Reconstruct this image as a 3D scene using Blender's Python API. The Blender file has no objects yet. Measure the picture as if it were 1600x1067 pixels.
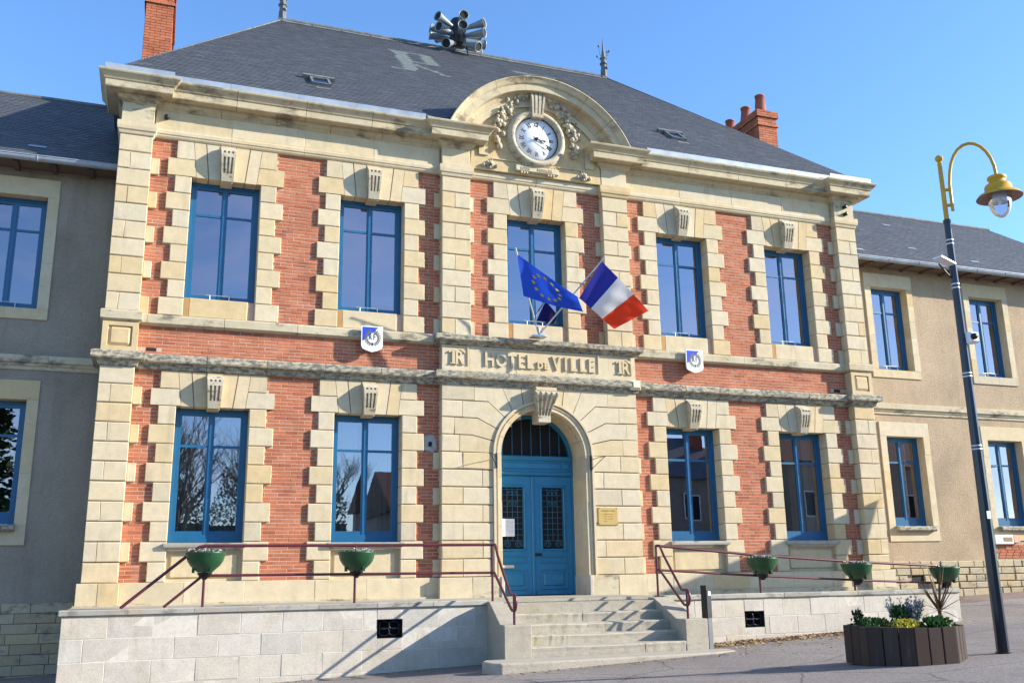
import bpy, bmesh, math, random
from mathutils import Vector, Matrix
R = random.Random(7)
SC = bpy.context.scene
COL = SC.collection
rad = math.radians

# ------------------------------------------------------------------ camera, sky, sun, exposure
cam_d = bpy.data.cameras.new('camera')
cam = bpy.data.objects.new('camera', cam_d); COL.objects.link(cam)
cam_d.sensor_width = 36.0
cam_d.lens = 1488.8877 / 1600 * 36.0
cam_d.clip_start = 0.1; cam_d.clip_end = 3000
CAMP = Vector((-7.0534, -17.4555, 0.05846))
yaw, pitch, roll = rad(20.38968), rad(13.65033), rad(-0.90767)
fw = Vector((math.sin(yaw)*math.cos(pitch), math.cos(yaw)*math.cos(pitch), math.sin(pitch)))
rt = Vector((math.cos(yaw), -math.sin(yaw), 0)); up = rt.cross(fw)
r2 = rt*math.cos(roll) + up*math.sin(roll); u2 = up*math.cos(roll) - rt*math.sin(roll)
cam.matrix_world = Matrix(((r2.x, u2.x, -fw.x, CAMP.x), (r2.y, u2.y, -fw.y, CAMP.y), (r2.z, u2.z, -fw.z, CAMP.z), (0, 0, 0, 1)))
SC.camera = cam

SUNV = Vector((2.4, -1.0, 1.07)).normalized()          # towards the sun
SUN_ELEV = math.asin(SUNV.z)
SUN_AZ = math.atan2(SUNV.x, SUNV.y)                     # clockwise from +Y
w = bpy.data.worlds.new('World'); SC.world = w; w.use_nodes = True
nt = w.node_tree; nt.nodes.clear()
sky = nt.nodes.new('ShaderNodeTexSky'); sky.sky_type = 'NISHITA'; sky.sun_disc = False
sky.sun_elevation = SUN_ELEV; sky.sun_rotation = SUN_AZ
sky.air_density = 1.0; sky.dust_density = 0.25; sky.ozone_density = 2.0
bg = nt.nodes.new('ShaderNodeBackground'); bg.inputs['Strength'].default_value = 0.14
wo = nt.nodes.new('ShaderNodeOutputWorld')
tint = nt.nodes.new('ShaderNodeMixRGB'); tint.blend_type = 'MULTIPLY'; tint.inputs[0].default_value = 1.0
tint.inputs[2].default_value = (0.70, 0.945, 1.21, 1)
nt.links.new(sky.outputs[0], tint.inputs[1])
# thin high cirrus on the side of the sky that the panes mirror
tc = nt.nodes.new('ShaderNodeTexCoord'); mp_ = nt.nodes.new('ShaderNodeMapping'); mp_.inputs['Scale'].default_value = (2.2, 2.2, 9.0); mp_.inputs['Rotation'].default_value = (0.25, 0.1, 0.3)
cn = nt.nodes.new('ShaderNodeTexNoise'); cn.inputs['Scale'].default_value = 1.6; cn.inputs['Detail'].default_value = 7; cn.inputs['Roughness'].default_value = 0.55; cn.inputs['Distortion'].default_value = 0.6
nt.links.new(tc.outputs['Generated'], mp_.inputs[0]); nt.links.new(mp_.outputs[0], cn.inputs['Vector'])
cr = nt.nodes.new('ShaderNodeMapRange'); cr.inputs['From Min'].default_value = 0.45; cr.inputs['From Max'].default_value = 0.75; cr.inputs['To Max'].default_value = 0.34; nt.links.new(cn.outputs[0], cr.inputs['Value'])
sx_ = nt.nodes.new('ShaderNodeSeparateXYZ'); nt.links.new(tc.outputs['Generated'], sx_.inputs[0])
hr = nt.nodes.new('ShaderNodeMapRange'); hr.inputs['From Min'].default_value = 0.25; hr.inputs['From Max'].default_value = -0.35; nt.links.new(sx_.outputs['Y'], hr.inputs['Value'])
mu = nt.nodes.new('ShaderNodeMath'); mu.operation = 'MULTIPLY'; nt.links.new(cr.outputs[0], mu.inputs[0]); nt.links.new(hr.outputs[0], mu.inputs[1])
cm = nt.nodes.new('ShaderNodeMixRGB'); cm.inputs[2].default_value = (5.2, 5.3, 6.2, 1); nt.links.new(mu.outputs[0], cm.inputs[0]); nt.links.new(tint.outputs[0], cm.inputs[1])
nt.links.new(cm.outputs[0], bg.inputs[0]); nt.links.new(bg.outputs[0], wo.inputs[0])
sl = bpy.data.lights.new('sun', 'SUN'); sl.energy = 5.0; sl.angle = rad(0.53); sl.color = (1.0, 0.925, 0.80)
so = bpy.data.objects.new('sun', sl); COL.objects.link(so)
so.rotation_euler = SUNV.to_track_quat('Z', 'Y').to_euler()
SC.view_settings.view_transform = 'Standard'
try: SC.view_settings.look = 'None'
except Exception: pass
SC.view_settings.exposure = 1.05
SC.view_settings.gamma = 1.0
SC.view_settings.use_curve_mapping = False
SC.render.engine = 'CYCLES'
try:
    SC.cycles.max_bounces = 6; SC.cycles.diffuse_bounces = 3; SC.cycles.glossy_bounces = 3
    SC.cycles.transparent_max_bounces = 12; SC.cycles.use_denoising = True
except Exception: pass

# ------------------------------------------------------------------ mesh helpers
class MB:
    """collects quads and polygons, then links them as one mesh"""
    def __init__(s): s.v = []; s.f = []; s.sm = []
    def add(s, vs, fs, smooth=False):
        o = len(s.v); s.v += [tuple(p) for p in vs]
        for f in fs: s.f.append(tuple(i+o for i in f)); s.sm.append(smooth)
        return s
    def box(s, x0, x1, y0, y1, z0, z1, back=True):
        vs = [(x0,y0,z0),(x1,y0,z0),(x1,y0,z1),(x0,y0,z1),(x0,y1,z0),(x1,y1,z0),(x1,y1,z1),(x0,y1,z1)]
        fs = [(0,1,2,3),(1,5,6,2),(0,3,7,4),(3,2,6,7),(0,4,5,1)]
        if back: fs.append((4,7,6,5))
        return s.add(vs, fs)
    def cbox(s, x0, x1, y0, y1, z0, z1, cx, cz, back=False):
        """box whose front (y0) edges are chamfered by cx at the sides and cz at top and bottom"""
        c = max(cx, cz)
        vs = [(x0,y1,z0),(x1,y1,z0),(x1,y1,z1),(x0,y1,z1),
              (x0,y0+c,z0),(x1,y0+c,z0),(x1,y0+c,z1),(x0,y0+c,z1),
              (x0+cx,y0,z0+cz),(x1-cx,y0,z0+cz),(x1-cx,y0,z1-cz),(x0+cx,y0,z1-cz)]
        fs = [(0,1,5,4),(1,2,6,5),(2,3,7,6),(3,0,4,7),(4,5,9,8),(5,6,10,9),(6,7,11,10),(7,4,8,11),(8,9,10,11)]
        if back: fs.append((3,2,1,0))
        return s.add(vs, fs)
    def prism(s, poly, y0, y1, ax='y', back=True):
        """polygon given counter-clockwise seen from the front (-y): (x,z) pairs, from y0 (front) to y1"""
        n = len(poly)
        if ax == 'y': A = [(p[0],y0,p[1]) for p in poly]; B = [(p[0],y1,p[1]) for p in poly]
        elif ax == 'x': A = [(y0,p[0],p[1]) for p in poly]; B = [(y1,p[0],p[1]) for p in poly]
        else: A = [(p[0],p[1],y0) for p in poly]; B = [(p[0],p[1],y1) for p in poly]
        fs = [tuple(range(n))] + [(i, n+i, n+(i+1) % n, (i+1) % n) for i in range(n)]
        if back: fs.append(tuple(range(2*n-1, n-1, -1)))
        return s.add(A+B, fs)
    def tube(s, pts, r, n=8, caps=True, smooth=True, closed=False):
        pts = [Vector(p) for p in pts]; m = len(pts)
        rs = r if isinstance(r, (list, tuple)) else [r]*m
        vs = []; nrm = None
        for i, p in enumerate(pts):
            if closed: t = (pts[(i+1) % m]-pts[i-1]).normalized()
            else: t = ((pts[min(i+1, m-1)]-p).normalized()+(p-pts[max(i-1, 0)]).normalized())
            t = t.normalized() if t.length > 1e-9 else Vector((0,0,1))
            if nrm is None:
                a = Vector((0,0,1)) if abs(t.z) < 0.9 else Vector((1,0,0))
                nrm = (a - t*a.dot(t)).normalized()
            else:
                q = nrm - t*nrm.dot(t)
                nrm = q.normalized() if q.length > 1e-6 else nrm
            b = t.cross(nrm)
            for k in range(n):
                an = 2*math.pi*k/n
                vs.append(p + (nrm*math.cos(an)+b*math.sin(an))*rs[i])
        fs = []
        for i in range(m if closed else m-1):
            j = (i+1) % m
            for k in range(n):
                l = (k+1) % n
                fs.append((i*n+k, i*n+l, j*n+l, j*n+k))
        s.add(vs, fs, smooth)
        if caps and not closed:
            s.add(vs[:n], [tuple(range(n-1, -1, -1))]); s.add(vs[-n:], [tuple(range(n))])
        return s
    def lathe(s, prof, c, n=24, axis='z', smooth=True, a0=0, a1=2*math.pi):
        """prof: (radius, height) pairs"""
        full = abs(a1-a0-2*math.pi) < 1e-6
        m = n if full else n+1
        vs = []
        for (r, h) in prof:
            for k in range(m):
                a = a0+(a1-a0)*k/n
                x, y = r*math.cos(a), r*math.sin(a)
                if axis == 'z': vs.append((c[0]+x, c[1]+y, c[2]+h))
                elif axis == 'y': vs.append((c[0]+x, c[1]+h, c[2]+y))
                else: vs.append((c[0]+h, c[1]+x, c[2]+y))
        fs = []
        for i in range(len(prof)-1):
            for k in range(n):
                l = (k+1) % m
                fs.append((i*m+k, i*m+l, (i+1)*m+l, (i+1)*m+k))
        return s.add(vs, fs, smooth)
    def moulding(s, path, prof, back=0.06):
        """profile (out, z) swept along a plan path with mitred corners; outward is right of travel"""
        pr = [(-back, prof[0][1])] + list(prof) + [(-back, prof[-1][1])]
        P = [Vector(p) for p in path]; m = len(P); k = len(pr); vs = []
        for i in range(m):
            ns = []
            if i > 0: d = (P[i]-P[i-1]).normalized(); ns.append(Vector((d.y, -d.x)))
            if i < m-1: d = (P[i+1]-P[i]).normalized(); ns.append(Vector((d.y, -d.x)))
            nn = ns[0] if len(ns) == 1 else (ns[0]+ns[1])/(1+ns[0].dot(ns[1]))
            for (o, z) in pr: vs.append((P[i].x+nn.x*o, P[i].y+nn.y*o, z))
        fs = []
        for i in range(m-1):
            for j in range(k):
                l = (j+1) % k
                fs.append((i*k+j, (i+1)*k+j, (i+1)*k+l, i*k+l))
        fs.append(tuple(range(k-1, -1, -1))); fs.append(tuple(range((m-1)*k, m*k)))
        return s.add(vs, fs)
    def grid(s, fn, nu, nv, smooth=True):
        vs = [fn(i/nu, j/nv) for j in range(nv+1) for i in range(nu+1)]
        fs = [(j*(nu+1)+i, j*(nu+1)+i+1, (j+1)*(nu+1)+i+1, (j+1)*(nu+1)+i) for j in range(nv) for i in range(nu)]
        return s.add(vs, fs, smooth)
    def hf(s, xs, zs, yf, yb):
        """front relief y = yf(ix, iz) over a rectangular or tapering grid with side skirts back to yb; xs may be a function of z"""
        nx = len(xs(zs[0])); vs = []
        for j, z in enumerate(zs):
            for i, x in enumerate(xs(z)): vs.append((x, yf(i, j), z))
        fs = [(j*nx+i, j*nx+i+1, (j+1)*nx+i+1, (j+1)*nx+i) for j in range(len(zs)-1) for i in range(nx-1)]
        s.add(vs, fs)
        nz = len(zs)
        ring = [(i, 0) for i in range(nx)] + [(nx-1, j) for j in range(1, nz)] + [(i, nz-1) for i in range(nx-2, -1, -1)] + [(0, j) for j in range(nz-2, 0, -1)]
        a = [vs[j*nx+i] for i, j in ring]; b = [(p[0], yb, p[2]) for p in a]; n = len(a)
        return s.add(a+b, [((i+1) % n, i, n+i, n+(i+1) % n) for i in range(n)])
    def mesh(s, name):
        me = bpy.data.meshes.new(name)
        me.from_pydata(s.v, [], s.f); me.validate()
        if len(me.polygons) == len(s.sm): me.polygons.foreach_set('use_smooth', s.sm)
        me.update(); return me
    def build(s, name, mat, parent=None, loc=(0,0,0)):
        return link(name, s.mesh(name), mat, parent, loc)

def link(name, me, mat, parent=None, loc=(0,0,0), rot=None):
    o = bpy.data.objects.new(name, me)
    if mat is not None and len(me.materials) == 0: me.materials.append(mat)
    o.location = loc
    if rot: o.rotation_euler = rot
    COL.objects.link(o)
    if parent is not None: o.parent = parent
    return o

def thing(name, label, cat, loc=(0,0,0), group=None):
    o = bpy.data.objects.new(name, None); COL.objects.link(o); o.location = loc
    o.empty_display_size = 0.3
    tag(o, label, cat, group); return o
def tag(o, label=None, cat=None, group=None, kind=None):
    if label: o['label'] = label
    if cat: o['category'] = cat
    if group: o['group'] = group
    if kind: o['kind'] = kind
    return o
def stuff(o): o['kind'] = 'stuff'; return o

CACHE = {}
def piece(name, parent, mat, x0, x1, y0, y1, z0, z1, cx=0.006, cz=0.012, jit=0.003):
    """a stone with chamfered front edges; alike sizes share one mesh"""
    var = R.randrange(4)                                # four worn variants of each size
    k = (mat.name, round(x1-x0, 3), round(y1-y0, 3), round(z1-z0, 3), cx, cz, var)
    if k not in CACHE:
        b = MB().cbox(0, k[1], 0, k[2], 0, k[3], cx, cz)
        if k[1] > 0.1 and k[3] > 0.1:
            for i in range(8, 12):                      # uneven arrises, now and then a knocked-off corner
                x, y, z = b.v[i]; d = 0.004 if R.random() > 0.10 else 0.022
                sx = 1 if x < k[1]/2 else -1; sz = 1 if z < k[3]/2 else -1
                b.v[i] = (x+sx*R.uniform(0, d), y+R.uniform(-0.002, 0.002)+(0.006 if d > 0.01 else 0), z+sz*R.uniform(0, d))
        me = b.mesh(name); me.materials.append(mat); CACHE[k] = me
    return link(name, CACHE[k], mat, parent, (x0, y0+R.uniform(-jit, jit), z0))

def text_mesh(body, size, extrude, bold=0.0, shear=0.0, res=2):
    cu = bpy.data.curves.new('text', 'FONT'); cu.body = body; cu.size = size; cu.extrude = extrude
    cu.offset = bold; cu.shear = shear; cu.align_x = 'CENTER'; cu.align_y = 'BOTTOM_BASELINE'; cu.resolution_u = res
    o = bpy.data.objects.new('text', cu); COL.objects.link(o)
    dg = bpy.context.evaluated_depsgraph_get()
    me = bpy.data.meshes.new_from_object(o.evaluated_get(dg), depsgraph=dg)
    bpy.data.objects.remove(o); bpy.data.curves.remove(cu)
    return me
def text(name, body, size, extrude, mat, parent, loc, rot=(math.pi/2, 0, 0), bold=0.0, sx=1.0, shear=0.0):
    me = text_mesh(body, size, extrude, bold, shear); me.materials.clear(); me.materials.append(mat)
    if sx != 1.0:
        for v in me.vertices: v.co.x *= sx
    return link(name, me, mat, parent, loc, rot)
def join_text(mb, body, size, extrude, loc, bold=0.0, sx=1.0, rotz=0.0, res=2):
    """adds lettering standing on the facade (facing -y) to a mesh builder"""
    me = text_mesh(body, size, extrude, bold, res=res)
    c, s_ = math.cos(rotz), math.sin(rotz)
    vs = []
    for v in me.vertices:
        x, z = v.co.x*sx, v.co.y
        vs.append((loc[0]+x*c-z*s_, loc[1]-v.co.z, loc[2]+x*s_+z*c))
    mb.add(vs, [tuple(p.vertices) for p in me.polygons]); bpy.data.meshes.remove(me)

# ------------------------------------------------------------------ materials
def nodes(name):
    m = bpy.data.materials.new(name); m.use_nodes = True
    t = m.node_tree; t.nodes.clear()
    out = t.nodes.new('ShaderNodeOutputMaterial'); p = t.nodes.new('ShaderNodeBsdfPrincipled')
    t.links.new(p.outputs[0], out.inputs[0]); return m, t, p, out
def N(t, typ, **kw):
    n = t.nodes.new(typ)
    for k, v in kw.items():
        if k in n.inputs: n.inputs[k].default_value = v
        else: setattr(n, k, v)
    return n
def noise(t, scale, detail=4, rough=0.55, stretch=None):
    g = t.nodes.new('ShaderNodeNewGeometry')
    n = N(t, 'ShaderNodeTexNoise'); n.inputs['Scale'].default_value = scale
    n.inputs['Detail'].default_value = detail; n.inputs['Roughness'].default_value = rough
    if stretch:
        mp = N(t, 'ShaderNodeMapping'); mp.inputs['Scale'].default_value = stretch
        t.links.new(g.outputs['Position'], mp.inputs[0]); t.links.new(mp.outputs[0], n.inputs['Vector'])
    else: t.links.new(g.outputs['Position'], n.inputs['Vector'])
    return n.outputs[0]
def ramp(t, fac, stops):
    r = t.nodes.new('ShaderNodeValToRGB'); e = r.color_ramp.elements
    while len(e) < len(stops): e.new(0.5)
    for el, (p, c) in zip(e, stops):
        el.position = p; el.color = (c if isinstance(c, (tuple, list)) else (c, c, c)) + ((1,) if not isinstance(c, (tuple, list)) or len(c) == 3 else ())
    t.links.new(fac, r.inputs[0]); return r.outputs[0]
def mix(t, a, b, fac, mode='MIX'):
    m = t.nodes.new('ShaderNodeMixRGB'); m.blend_type = mode
    for i, x in ((0, fac), (1, a), (2, b)):
        if isinstance(x, (int, float)): m.inputs[i].default_value = x if i == 0 else (x, x, x, 1)
        elif isinstance(x, tuple): m.inputs[i].default_value = x+(1,) if len(x) == 3 else x
        else: t.links.new(x, m.inputs[i])
    return m.outputs[0]
def rnd(t):
    g = t.nodes.new('ShaderNodeNewGeometry'); o = t.nodes.new('ShaderNodeObjectInfo')
    a = N(t, 'ShaderNodeMath', operation='ADD'); f = N(t, 'ShaderNodeMath', operation='FRACT')
    t.links.new(g.outputs['Random Per Island'], a.inputs[0]); t.links.new(o.outputs['Random'], a.inputs[1])
    t.links.new(a.outputs[0], f.inputs[0]); return f.outputs[0]
def bump(t, p, h, strength=0.3, dist=0.01):
    b = N(t, 'ShaderNodeBump'); b.inputs['Strength'].default_value = strength; b.inputs['Distance'].default_value = dist
    t.links.new(h, b.inputs['Height']); t.links.new(b.outputs[0], p.inputs['Normal'])
def math2(t, op, a, b):
    m = N(t, 'ShaderNodeMath', operation=op)
    for i, x in enumerate((a, b)):
        if isinstance(x, (int, float)): m.inputs[i].default_value = x
        else: t.links.new(x, m.inputs[i])
    return m.outputs[0]

def stone_mat(name, tones, grime=0.0, grimecol=(0.05, 0.05, 0.045), stain=(0.42, 0.24, 0.08), stainamt=0.5, rough=0.85, bs=0.35, pits=0.35, gscale=2.2, streak=0.3):
    m, t, p, o = nodes(name)
    n = len(tones)
    c = ramp(t, rnd(t), [(i/(n-1), tones[i]) for i in range(n)])
    big = noise(t, 1.3, 5, 0.6)
    c = mix(t, c, stain, math2(t, 'MULTIPLY', ramp(t, big, [(0.56, 0.0), (0.74, 1.0)]), stainamt))
    c = mix(t, c, ramp(t, noise(t, 6, 5, 0.6), [(0.3, 0.90), (0.7, 1.06)]), 1.0, 'MULTIPLY')
    sk_ = ramp(t, noise(t, 2.6, 6, 0.62, (2.4, 2.4, 0.35)), [(0.56, 0.0), (0.74, 1.0)])
    c = mix(t, c, (0.24, 0.205, 0.155), math2(t, 'MULTIPLY', sk_, streak))
    fine = noise(t, 55, 4, 0.7)
    c = mix(t, c, ramp(t, fine, [(0.33, 0.68), (0.5, 1.0), (0.6, 1.05)]), pits, 'MULTIPLY')
    if grime > 0:
        g1 = ramp(t, noise(t, gscale, 8, 0.72, (1, 1, 2.2)), [(0.56-grime*0.28, 0.0), (0.66-grime*0.18, 1.0)])
        c = mix(t, c, grimecol, g1)
    t.links.new(c, p.inputs['Base Color']); p.inputs['Roughness'].default_value = rough
    p.inputs['Specular IOR Level'].default_value = 0.2
    bump(t, p, mix(t, noise(t, 14, 6, 0.65), fine, 0.5), bs, 0.012)
    return m
def plain_mat(name, col, rough=0.5, metal=0.0, var=0.1, spec=0.5, bs=0.0, scale=8, coat=0.0):
    m, t, p, o = nodes(name)
    a = tuple(x*(1-var) for x in col); b = tuple(min(1, x*(1+var)) for x in col)
    c = ramp(t, noise(t, scale, 5, 0.6), [(0.3, a), (0.7, b)])
    t.links.new(c, p.inputs['Base Color']); p.inputs['Roughness'].default_value = rough
    p.inputs['Metallic'].default_value = metal; p.inputs['Specular IOR Level'].default_value = spec
    if coat: p.inputs['Coat Weight'].default_value = coat
    if bs: bump(t, p, noise(t, scale*5, 4, 0.6), bs, 0.004)
    return m
def island_mat(name, tones, rough=0.7, bs=0.2, spec=0.3, nscale=30, trans=0.0):
    m, t, p, o = nodes(name); n = len(tones)
    c = ramp(t, rnd(t), [(i/(n-1), tones[i]) for i in range(n)])
    c = mix(t, c, ramp(t, noise(t, nscale, 4, 0.6), [(0.3, 0.8), (0.7, 1.15)]), 1.0, 'MULTIPLY')
    t.links.new(c, p.inputs['Base Color']); p.inputs['Roughness'].default_value = rough
    p.inputs['Specular IOR Level'].default_value = spec
    if bs: bump(t, p, noise(t, nscale*2, 4, 0.6), bs, 0.005)
    if trans:
        tr = t.nodes.new('ShaderNodeBsdfTranslucent'); t.links.new(c, tr.inputs[0])
        mx = t.nodes.new('ShaderNodeMixShader'); mx.inputs[0].default_value = trans
        t.links.new(p.outputs[0], mx.inputs[1]); t.links.new(tr.outputs[0], mx.inputs[2]); t.links.new(mx.outputs[0], o.inputs[0])
    return m

M = {}
CREAM = [(0.54, 0.445, 0.285), (0.57, 0.475, 0.315), (0.54, 0.465, 0.33), (0.575, 0.49, 0.34), (0.54, 0.405, 0.215), (0.565, 0.475, 0.325), (0.56, 0.445, 0.26), (0.48, 0.415, 0.30)]
M['stone'] = stone_mat('cream limestone', CREAM, stain=(0.54, 0.39, 0.17), stainamt=0.3)
M['rust'] = stone_mat('rust stained limestone', [(0.42, 0.22, 0.08), (0.46, 0.27, 0.11)], stain=(0.35, 0.14, 0.04), stainamt=0.6)
M['stone_str'] = stone_mat('weathered limestone', [(0.48, 0.41, 0.28), (0.52, 0.455, 0.315), (0.49, 0.425, 0.29)], grime=0.12, grimecol=(0.17, 0.15, 0.11), stainamt=0.3)
M['string'] = stone_mat('string course limestone with black crust', [(0.42, 0.38, 0.28), (0.48, 0.43, 0.31), (0.36, 0.33, 0.25)], grime=0.46, grimecol=(0.14, 0.132, 0.115), gscale=9.0, bs=0.8, pits=0.8)
M['cornice'] = stone_mat('cornice limestone', [(0.48, 0.41, 0.275), (0.52, 0.45, 0.30), (0.49, 0.405, 0.26)], grime=0.13, grimecol=(0.20, 0.165, 0.11), gscale=1.4, stainamt=0.6)
M['carved'] = stone_mat('carved limestone', [(0.47, 0.415, 0.30), (0.51, 0.45, 0.33)], grime=0.10, grimecol=(0.15, 0.13, 0.1), gscale=5, bs=0.4)
M['podium'] = stone_mat('pale podium stone', [(0.50, 0.455, 0.385), (0.55, 0.505, 0.435), (0.53, 0.475, 0.39), (0.48, 0.445, 0.39), (0.54, 0.48, 0.38)], grime=0.0, stain=(0.44, 0.33, 0.20), stainamt=0.6, streak=0.4, pits=0.6)
M['coping'] = stone_mat('grey coping stone', [(0.36, 0.34, 0.29), (0.42, 0.40, 0.34), (0.32, 0.30, 0.26)], grime=0.15, grimecol=(0.19, 0.175, 0.15), gscale=3)
M['steps'] = stone_mat('worn step stone', [(0.36, 0.325, 0.26), (0.42, 0.375, 0.30), (0.385, 0.345, 0.28)], grime=0.06, grimecol=(0.30, 0.265, 0.20), gscale=7, bs=0.8, pits=0.8, stain=(0.3, 0.28, 0.13), stainamt=0.5)
M['rubble'] = stone_mat('ochre plinth stone', [(0.40, 0.31, 0.19), (0.46, 0.38, 0.24), (0.38, 0.33, 0.24), (0.48, 0.39, 0.22)], grime=0.06, grimecol=(0.2, 0.17, 0.12), gscale=4, bs=0.7)
M['mortar'] = plain_mat('pale lime mortar', (0.50, 0.35, 0.26), 0.95, 0, 0.12, 0.1, 0.2, 14)
M['mortar_w'] = plain_mat('white mortar', (0.57, 0.525, 0.45), 0.95, 0, 0.12, 0.1, 0.3, 14)
M['mortar_y'] = plain_mat('grey sandy mortar', (0.15, 0.12, 0.09), 0.95, 0, 0.2, 0.1, 0.5, 10)
BR = [(0.41, 0.137, 0.068), (0.43, 0.148, 0.074), (0.39, 0.124, 0.062), (0.45, 0.165, 0.088), (0.41, 0.14, 0.07), (0.33, 0.098, 0.054), (0.42, 0.142, 0.068)]
m, t, p, o = nodes('red brick')
c = ramp(t, rnd(t), [(i/6, BR[i]) for i in range(7)])
c = mix(t, c, ramp(t, noise(t, 2.2, 5, 0.6), [(0.35, 0.85), (0.65, 1.15)]), 1.0, 'MULTIPLY')
c = mix(t, c, (0.42, 0.30, 0.24), math2(t, 'MULTIPLY', ramp(t, noise(t, 3.1, 6, 0.7), [(0.55, 0.0), (0.75, 1.0)]), 0.4))
c = mix(t, c, ramp(t, noise(t, 70, 4, 0.7), [(0.35, 0.7), (0.6, 1.08)]), 0.5, 'MULTIPLY')
t.links.new(c, p.inputs['Base Color']); p.inputs['Roughness'].default_value = 0.85; p.inputs['Specular IOR Level'].default_value = 0.2
bump(t, p, noise(t, 60, 5, 0.7), 0.5, 0.006); M['brick'] = m

def render_mat(name, col, dark):
    m, t, p, o = nodes(name)
    c = ramp(t, noise(t, 0.9, 6, 0.62), [(0.3, tuple(x*0.8 for x in col)), (0.5, col), (0.72, tuple(min(1, x*1.12) for x in col))])
    c = mix(t, c, ramp(t, noise(t, 45, 5, 0.75), [(0.3, 0.62), (0.62, 1.1)]), 0.7, 'MULTIPLY')
    st = ramp(t, noise(t, 1.2, 6, 0.65, (2.5, 1, 0.25)), [(0.5, 0.0), (0.75, 1.0)])
    c = mix(t, c, dark, math2(t, 'MULTIPLY', st, 0.45))
    t.links.new(c, p.inputs['Base Color']); p.inputs['Roughness'].default_value = 0.95; p.inputs['Specular IOR Level'].default_value = 0.1
    bump(t, p, noise(t, 45, 6, 0.75), 0.9, 0.02); return m
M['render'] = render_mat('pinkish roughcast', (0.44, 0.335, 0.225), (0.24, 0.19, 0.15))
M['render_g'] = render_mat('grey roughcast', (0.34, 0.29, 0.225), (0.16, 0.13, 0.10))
M['slate'] = island_mat('blue grey slate', [(0.068, 0.074, 0.084), (0.085, 0.092, 0.103), (0.076, 0.083, 0.094), (0.108, 0.113, 0.12), (0.07, 0.077, 0.09), (0.09, 0.094, 0.10)], 0.6, 0.15, 0.5, 25)
M['slate_pale'] = island_mat('pale green slate', [(0.20, 0.225, 0.21), (0.235, 0.26, 0.245)], 0.55, 0.15, 0.4, 25)
M['zinc'] = plain_mat('zinc', (0.33, 0.375, 0.43), 0.45, 0.25, 0.2, 0.5, 0.05, 3)
M['flash'] = plain_mat('weathered flashing', (0.13, 0.14, 0.14), 0.7, 0.0, 0.35, 0.3, 0.2, 5)
M['lead'] = plain_mat('lead flashing', (0.24, 0.28, 0.29), 0.55, 0.3, 0.25, 0.4, 0.2, 5)
M['blue'] = plain_mat('blue window paint', (0.010, 0.098, 0.215), 0.35, 0, 0.08, 0.5, 0.0, 3)
M['door'] = plain_mat('blue door paint', (0.018, 0.175, 0.32), 0.4, 0, 0.1, 0.5, 0.05, 4)
M['iron'] = plain_mat('wrought iron painted blue', (0.03, 0.14, 0.22), 0.5, 0.2, 0.2)
M['dark'] = plain_mat('dark void', (0.012, 0.012, 0.014), 0.9, 0, 0.1)
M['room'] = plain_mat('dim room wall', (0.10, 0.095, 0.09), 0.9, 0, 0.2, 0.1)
M['curtain'] = plain_mat('grey net curtain', (0.33, 0.315, 0.28), 0.95, 0, 0.1, 0.05)
M['steel'] = plain_mat('galvanised steel', (0.52, 0.54, 0.57), 0.4, 0.7, 0.1)
M['black'] = plain_mat('black metal', (0.012, 0.012, 0.014), 0.45, 0.2, 0.2)
M['rail'] = plain_mat('burgundy rail paint', (0.10, 0.018, 0.03), 0.35, 0, 0.15, 0.5, 0.0, 12)
M['white'] = plain_mat('white enamel', (0.78, 0.79, 0.82), 0.3, 0, 0.03, 0.5, 0, 6)
M['royal'] = plain_mat('royal blue enamel', (0.012, 0.05, 0.62), 0.35, 0, 0.05)
M['ink'] = plain_mat('black print', (0.02, 0.02, 0.02), 0.5, 0, 0.1)
M['gold'] = plain_mat('gilt print', (0.16, 0.13, 0.05), 0.5, 0.2, 0.2)
M['brass'] = plain_mat('brass plate', (0.62, 0.42, 0.14), 0.35, 0.5, 0.08)
M['brown'] = plain_mat('engraved brown', (0.20, 0.11, 0.03), 0.6, 0, 0.1)
M['green'] = plain_mat('green bowl paint', (0.010, 0.062, 0.022), 0.4, 0, 0.2, 0.5, 0.05, 6)
M['yellow'] = plain_mat('yellow lamp paint', (0.56, 0.30, 0.008), 0.38, 0, 0.1)
M['pole'] = plain_mat('dark blue pole paint', (0.008, 0.011, 0.022), 0.28, 0, 0.15, 0.5, 0, 8)
M['terracotta'] = plain_mat('terracotta pot', (0.34, 0.105, 0.065), 0.8, 0, 0.2, 0.2, 0.2, 9)
M['siren'] = plain_mat('grey painted horn', (0.20, 0.235, 0.25), 0.45, 0.2, 0.1)
M['plank'] = stone_mat('dark stained plank', [(0.042, 0.027, 0.021), (0.055, 0.036, 0.028), (0.048, 0.03, 0.024), (0.065, 0.044, 0.034)], rough=0.6, stainamt=0.0, bs=0.25)
M['soil'] = plain_mat('potting soil', (0.03, 0.02, 0.014), 0.95, 0, 0.3, 0.1, 0.8, 20)
M['leaf'] = island_mat('green leaf', [(0.02, 0.065, 0.012), (0.035, 0.10, 0.018), (0.055, 0.13, 0.03), (0.03, 0.08, 0.02)], 0.5, 0.0, 0.4, 20, 0.25)
M['leaf_y'] = island_mat('yellow flower', [(0.55, 0.38, 0.02), (0.62, 0.50, 0.05), (0.35, 0.36, 0.04), (0.2, 0.26, 0.04)], 0.6, 0.0, 0.3, 20, 0.25)
M['leaf_g'] = island_mat('silver grey leaf', [(0.14, 0.19, 0.20), (0.20, 0.26, 0.29), (0.10, 0.15, 0.13)], 0.6, 0.0, 0.3, 20, 0.2)
M['leaf_p'] = island_mat('bronze sword leaf', [(0.12, 0.05, 0.035), (0.16, 0.09, 0.05), (0.08, 0.045, 0.03), (0.12, 0.11, 0.05)], 0.45, 0.0, 0.4, 20, 0.15)
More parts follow.
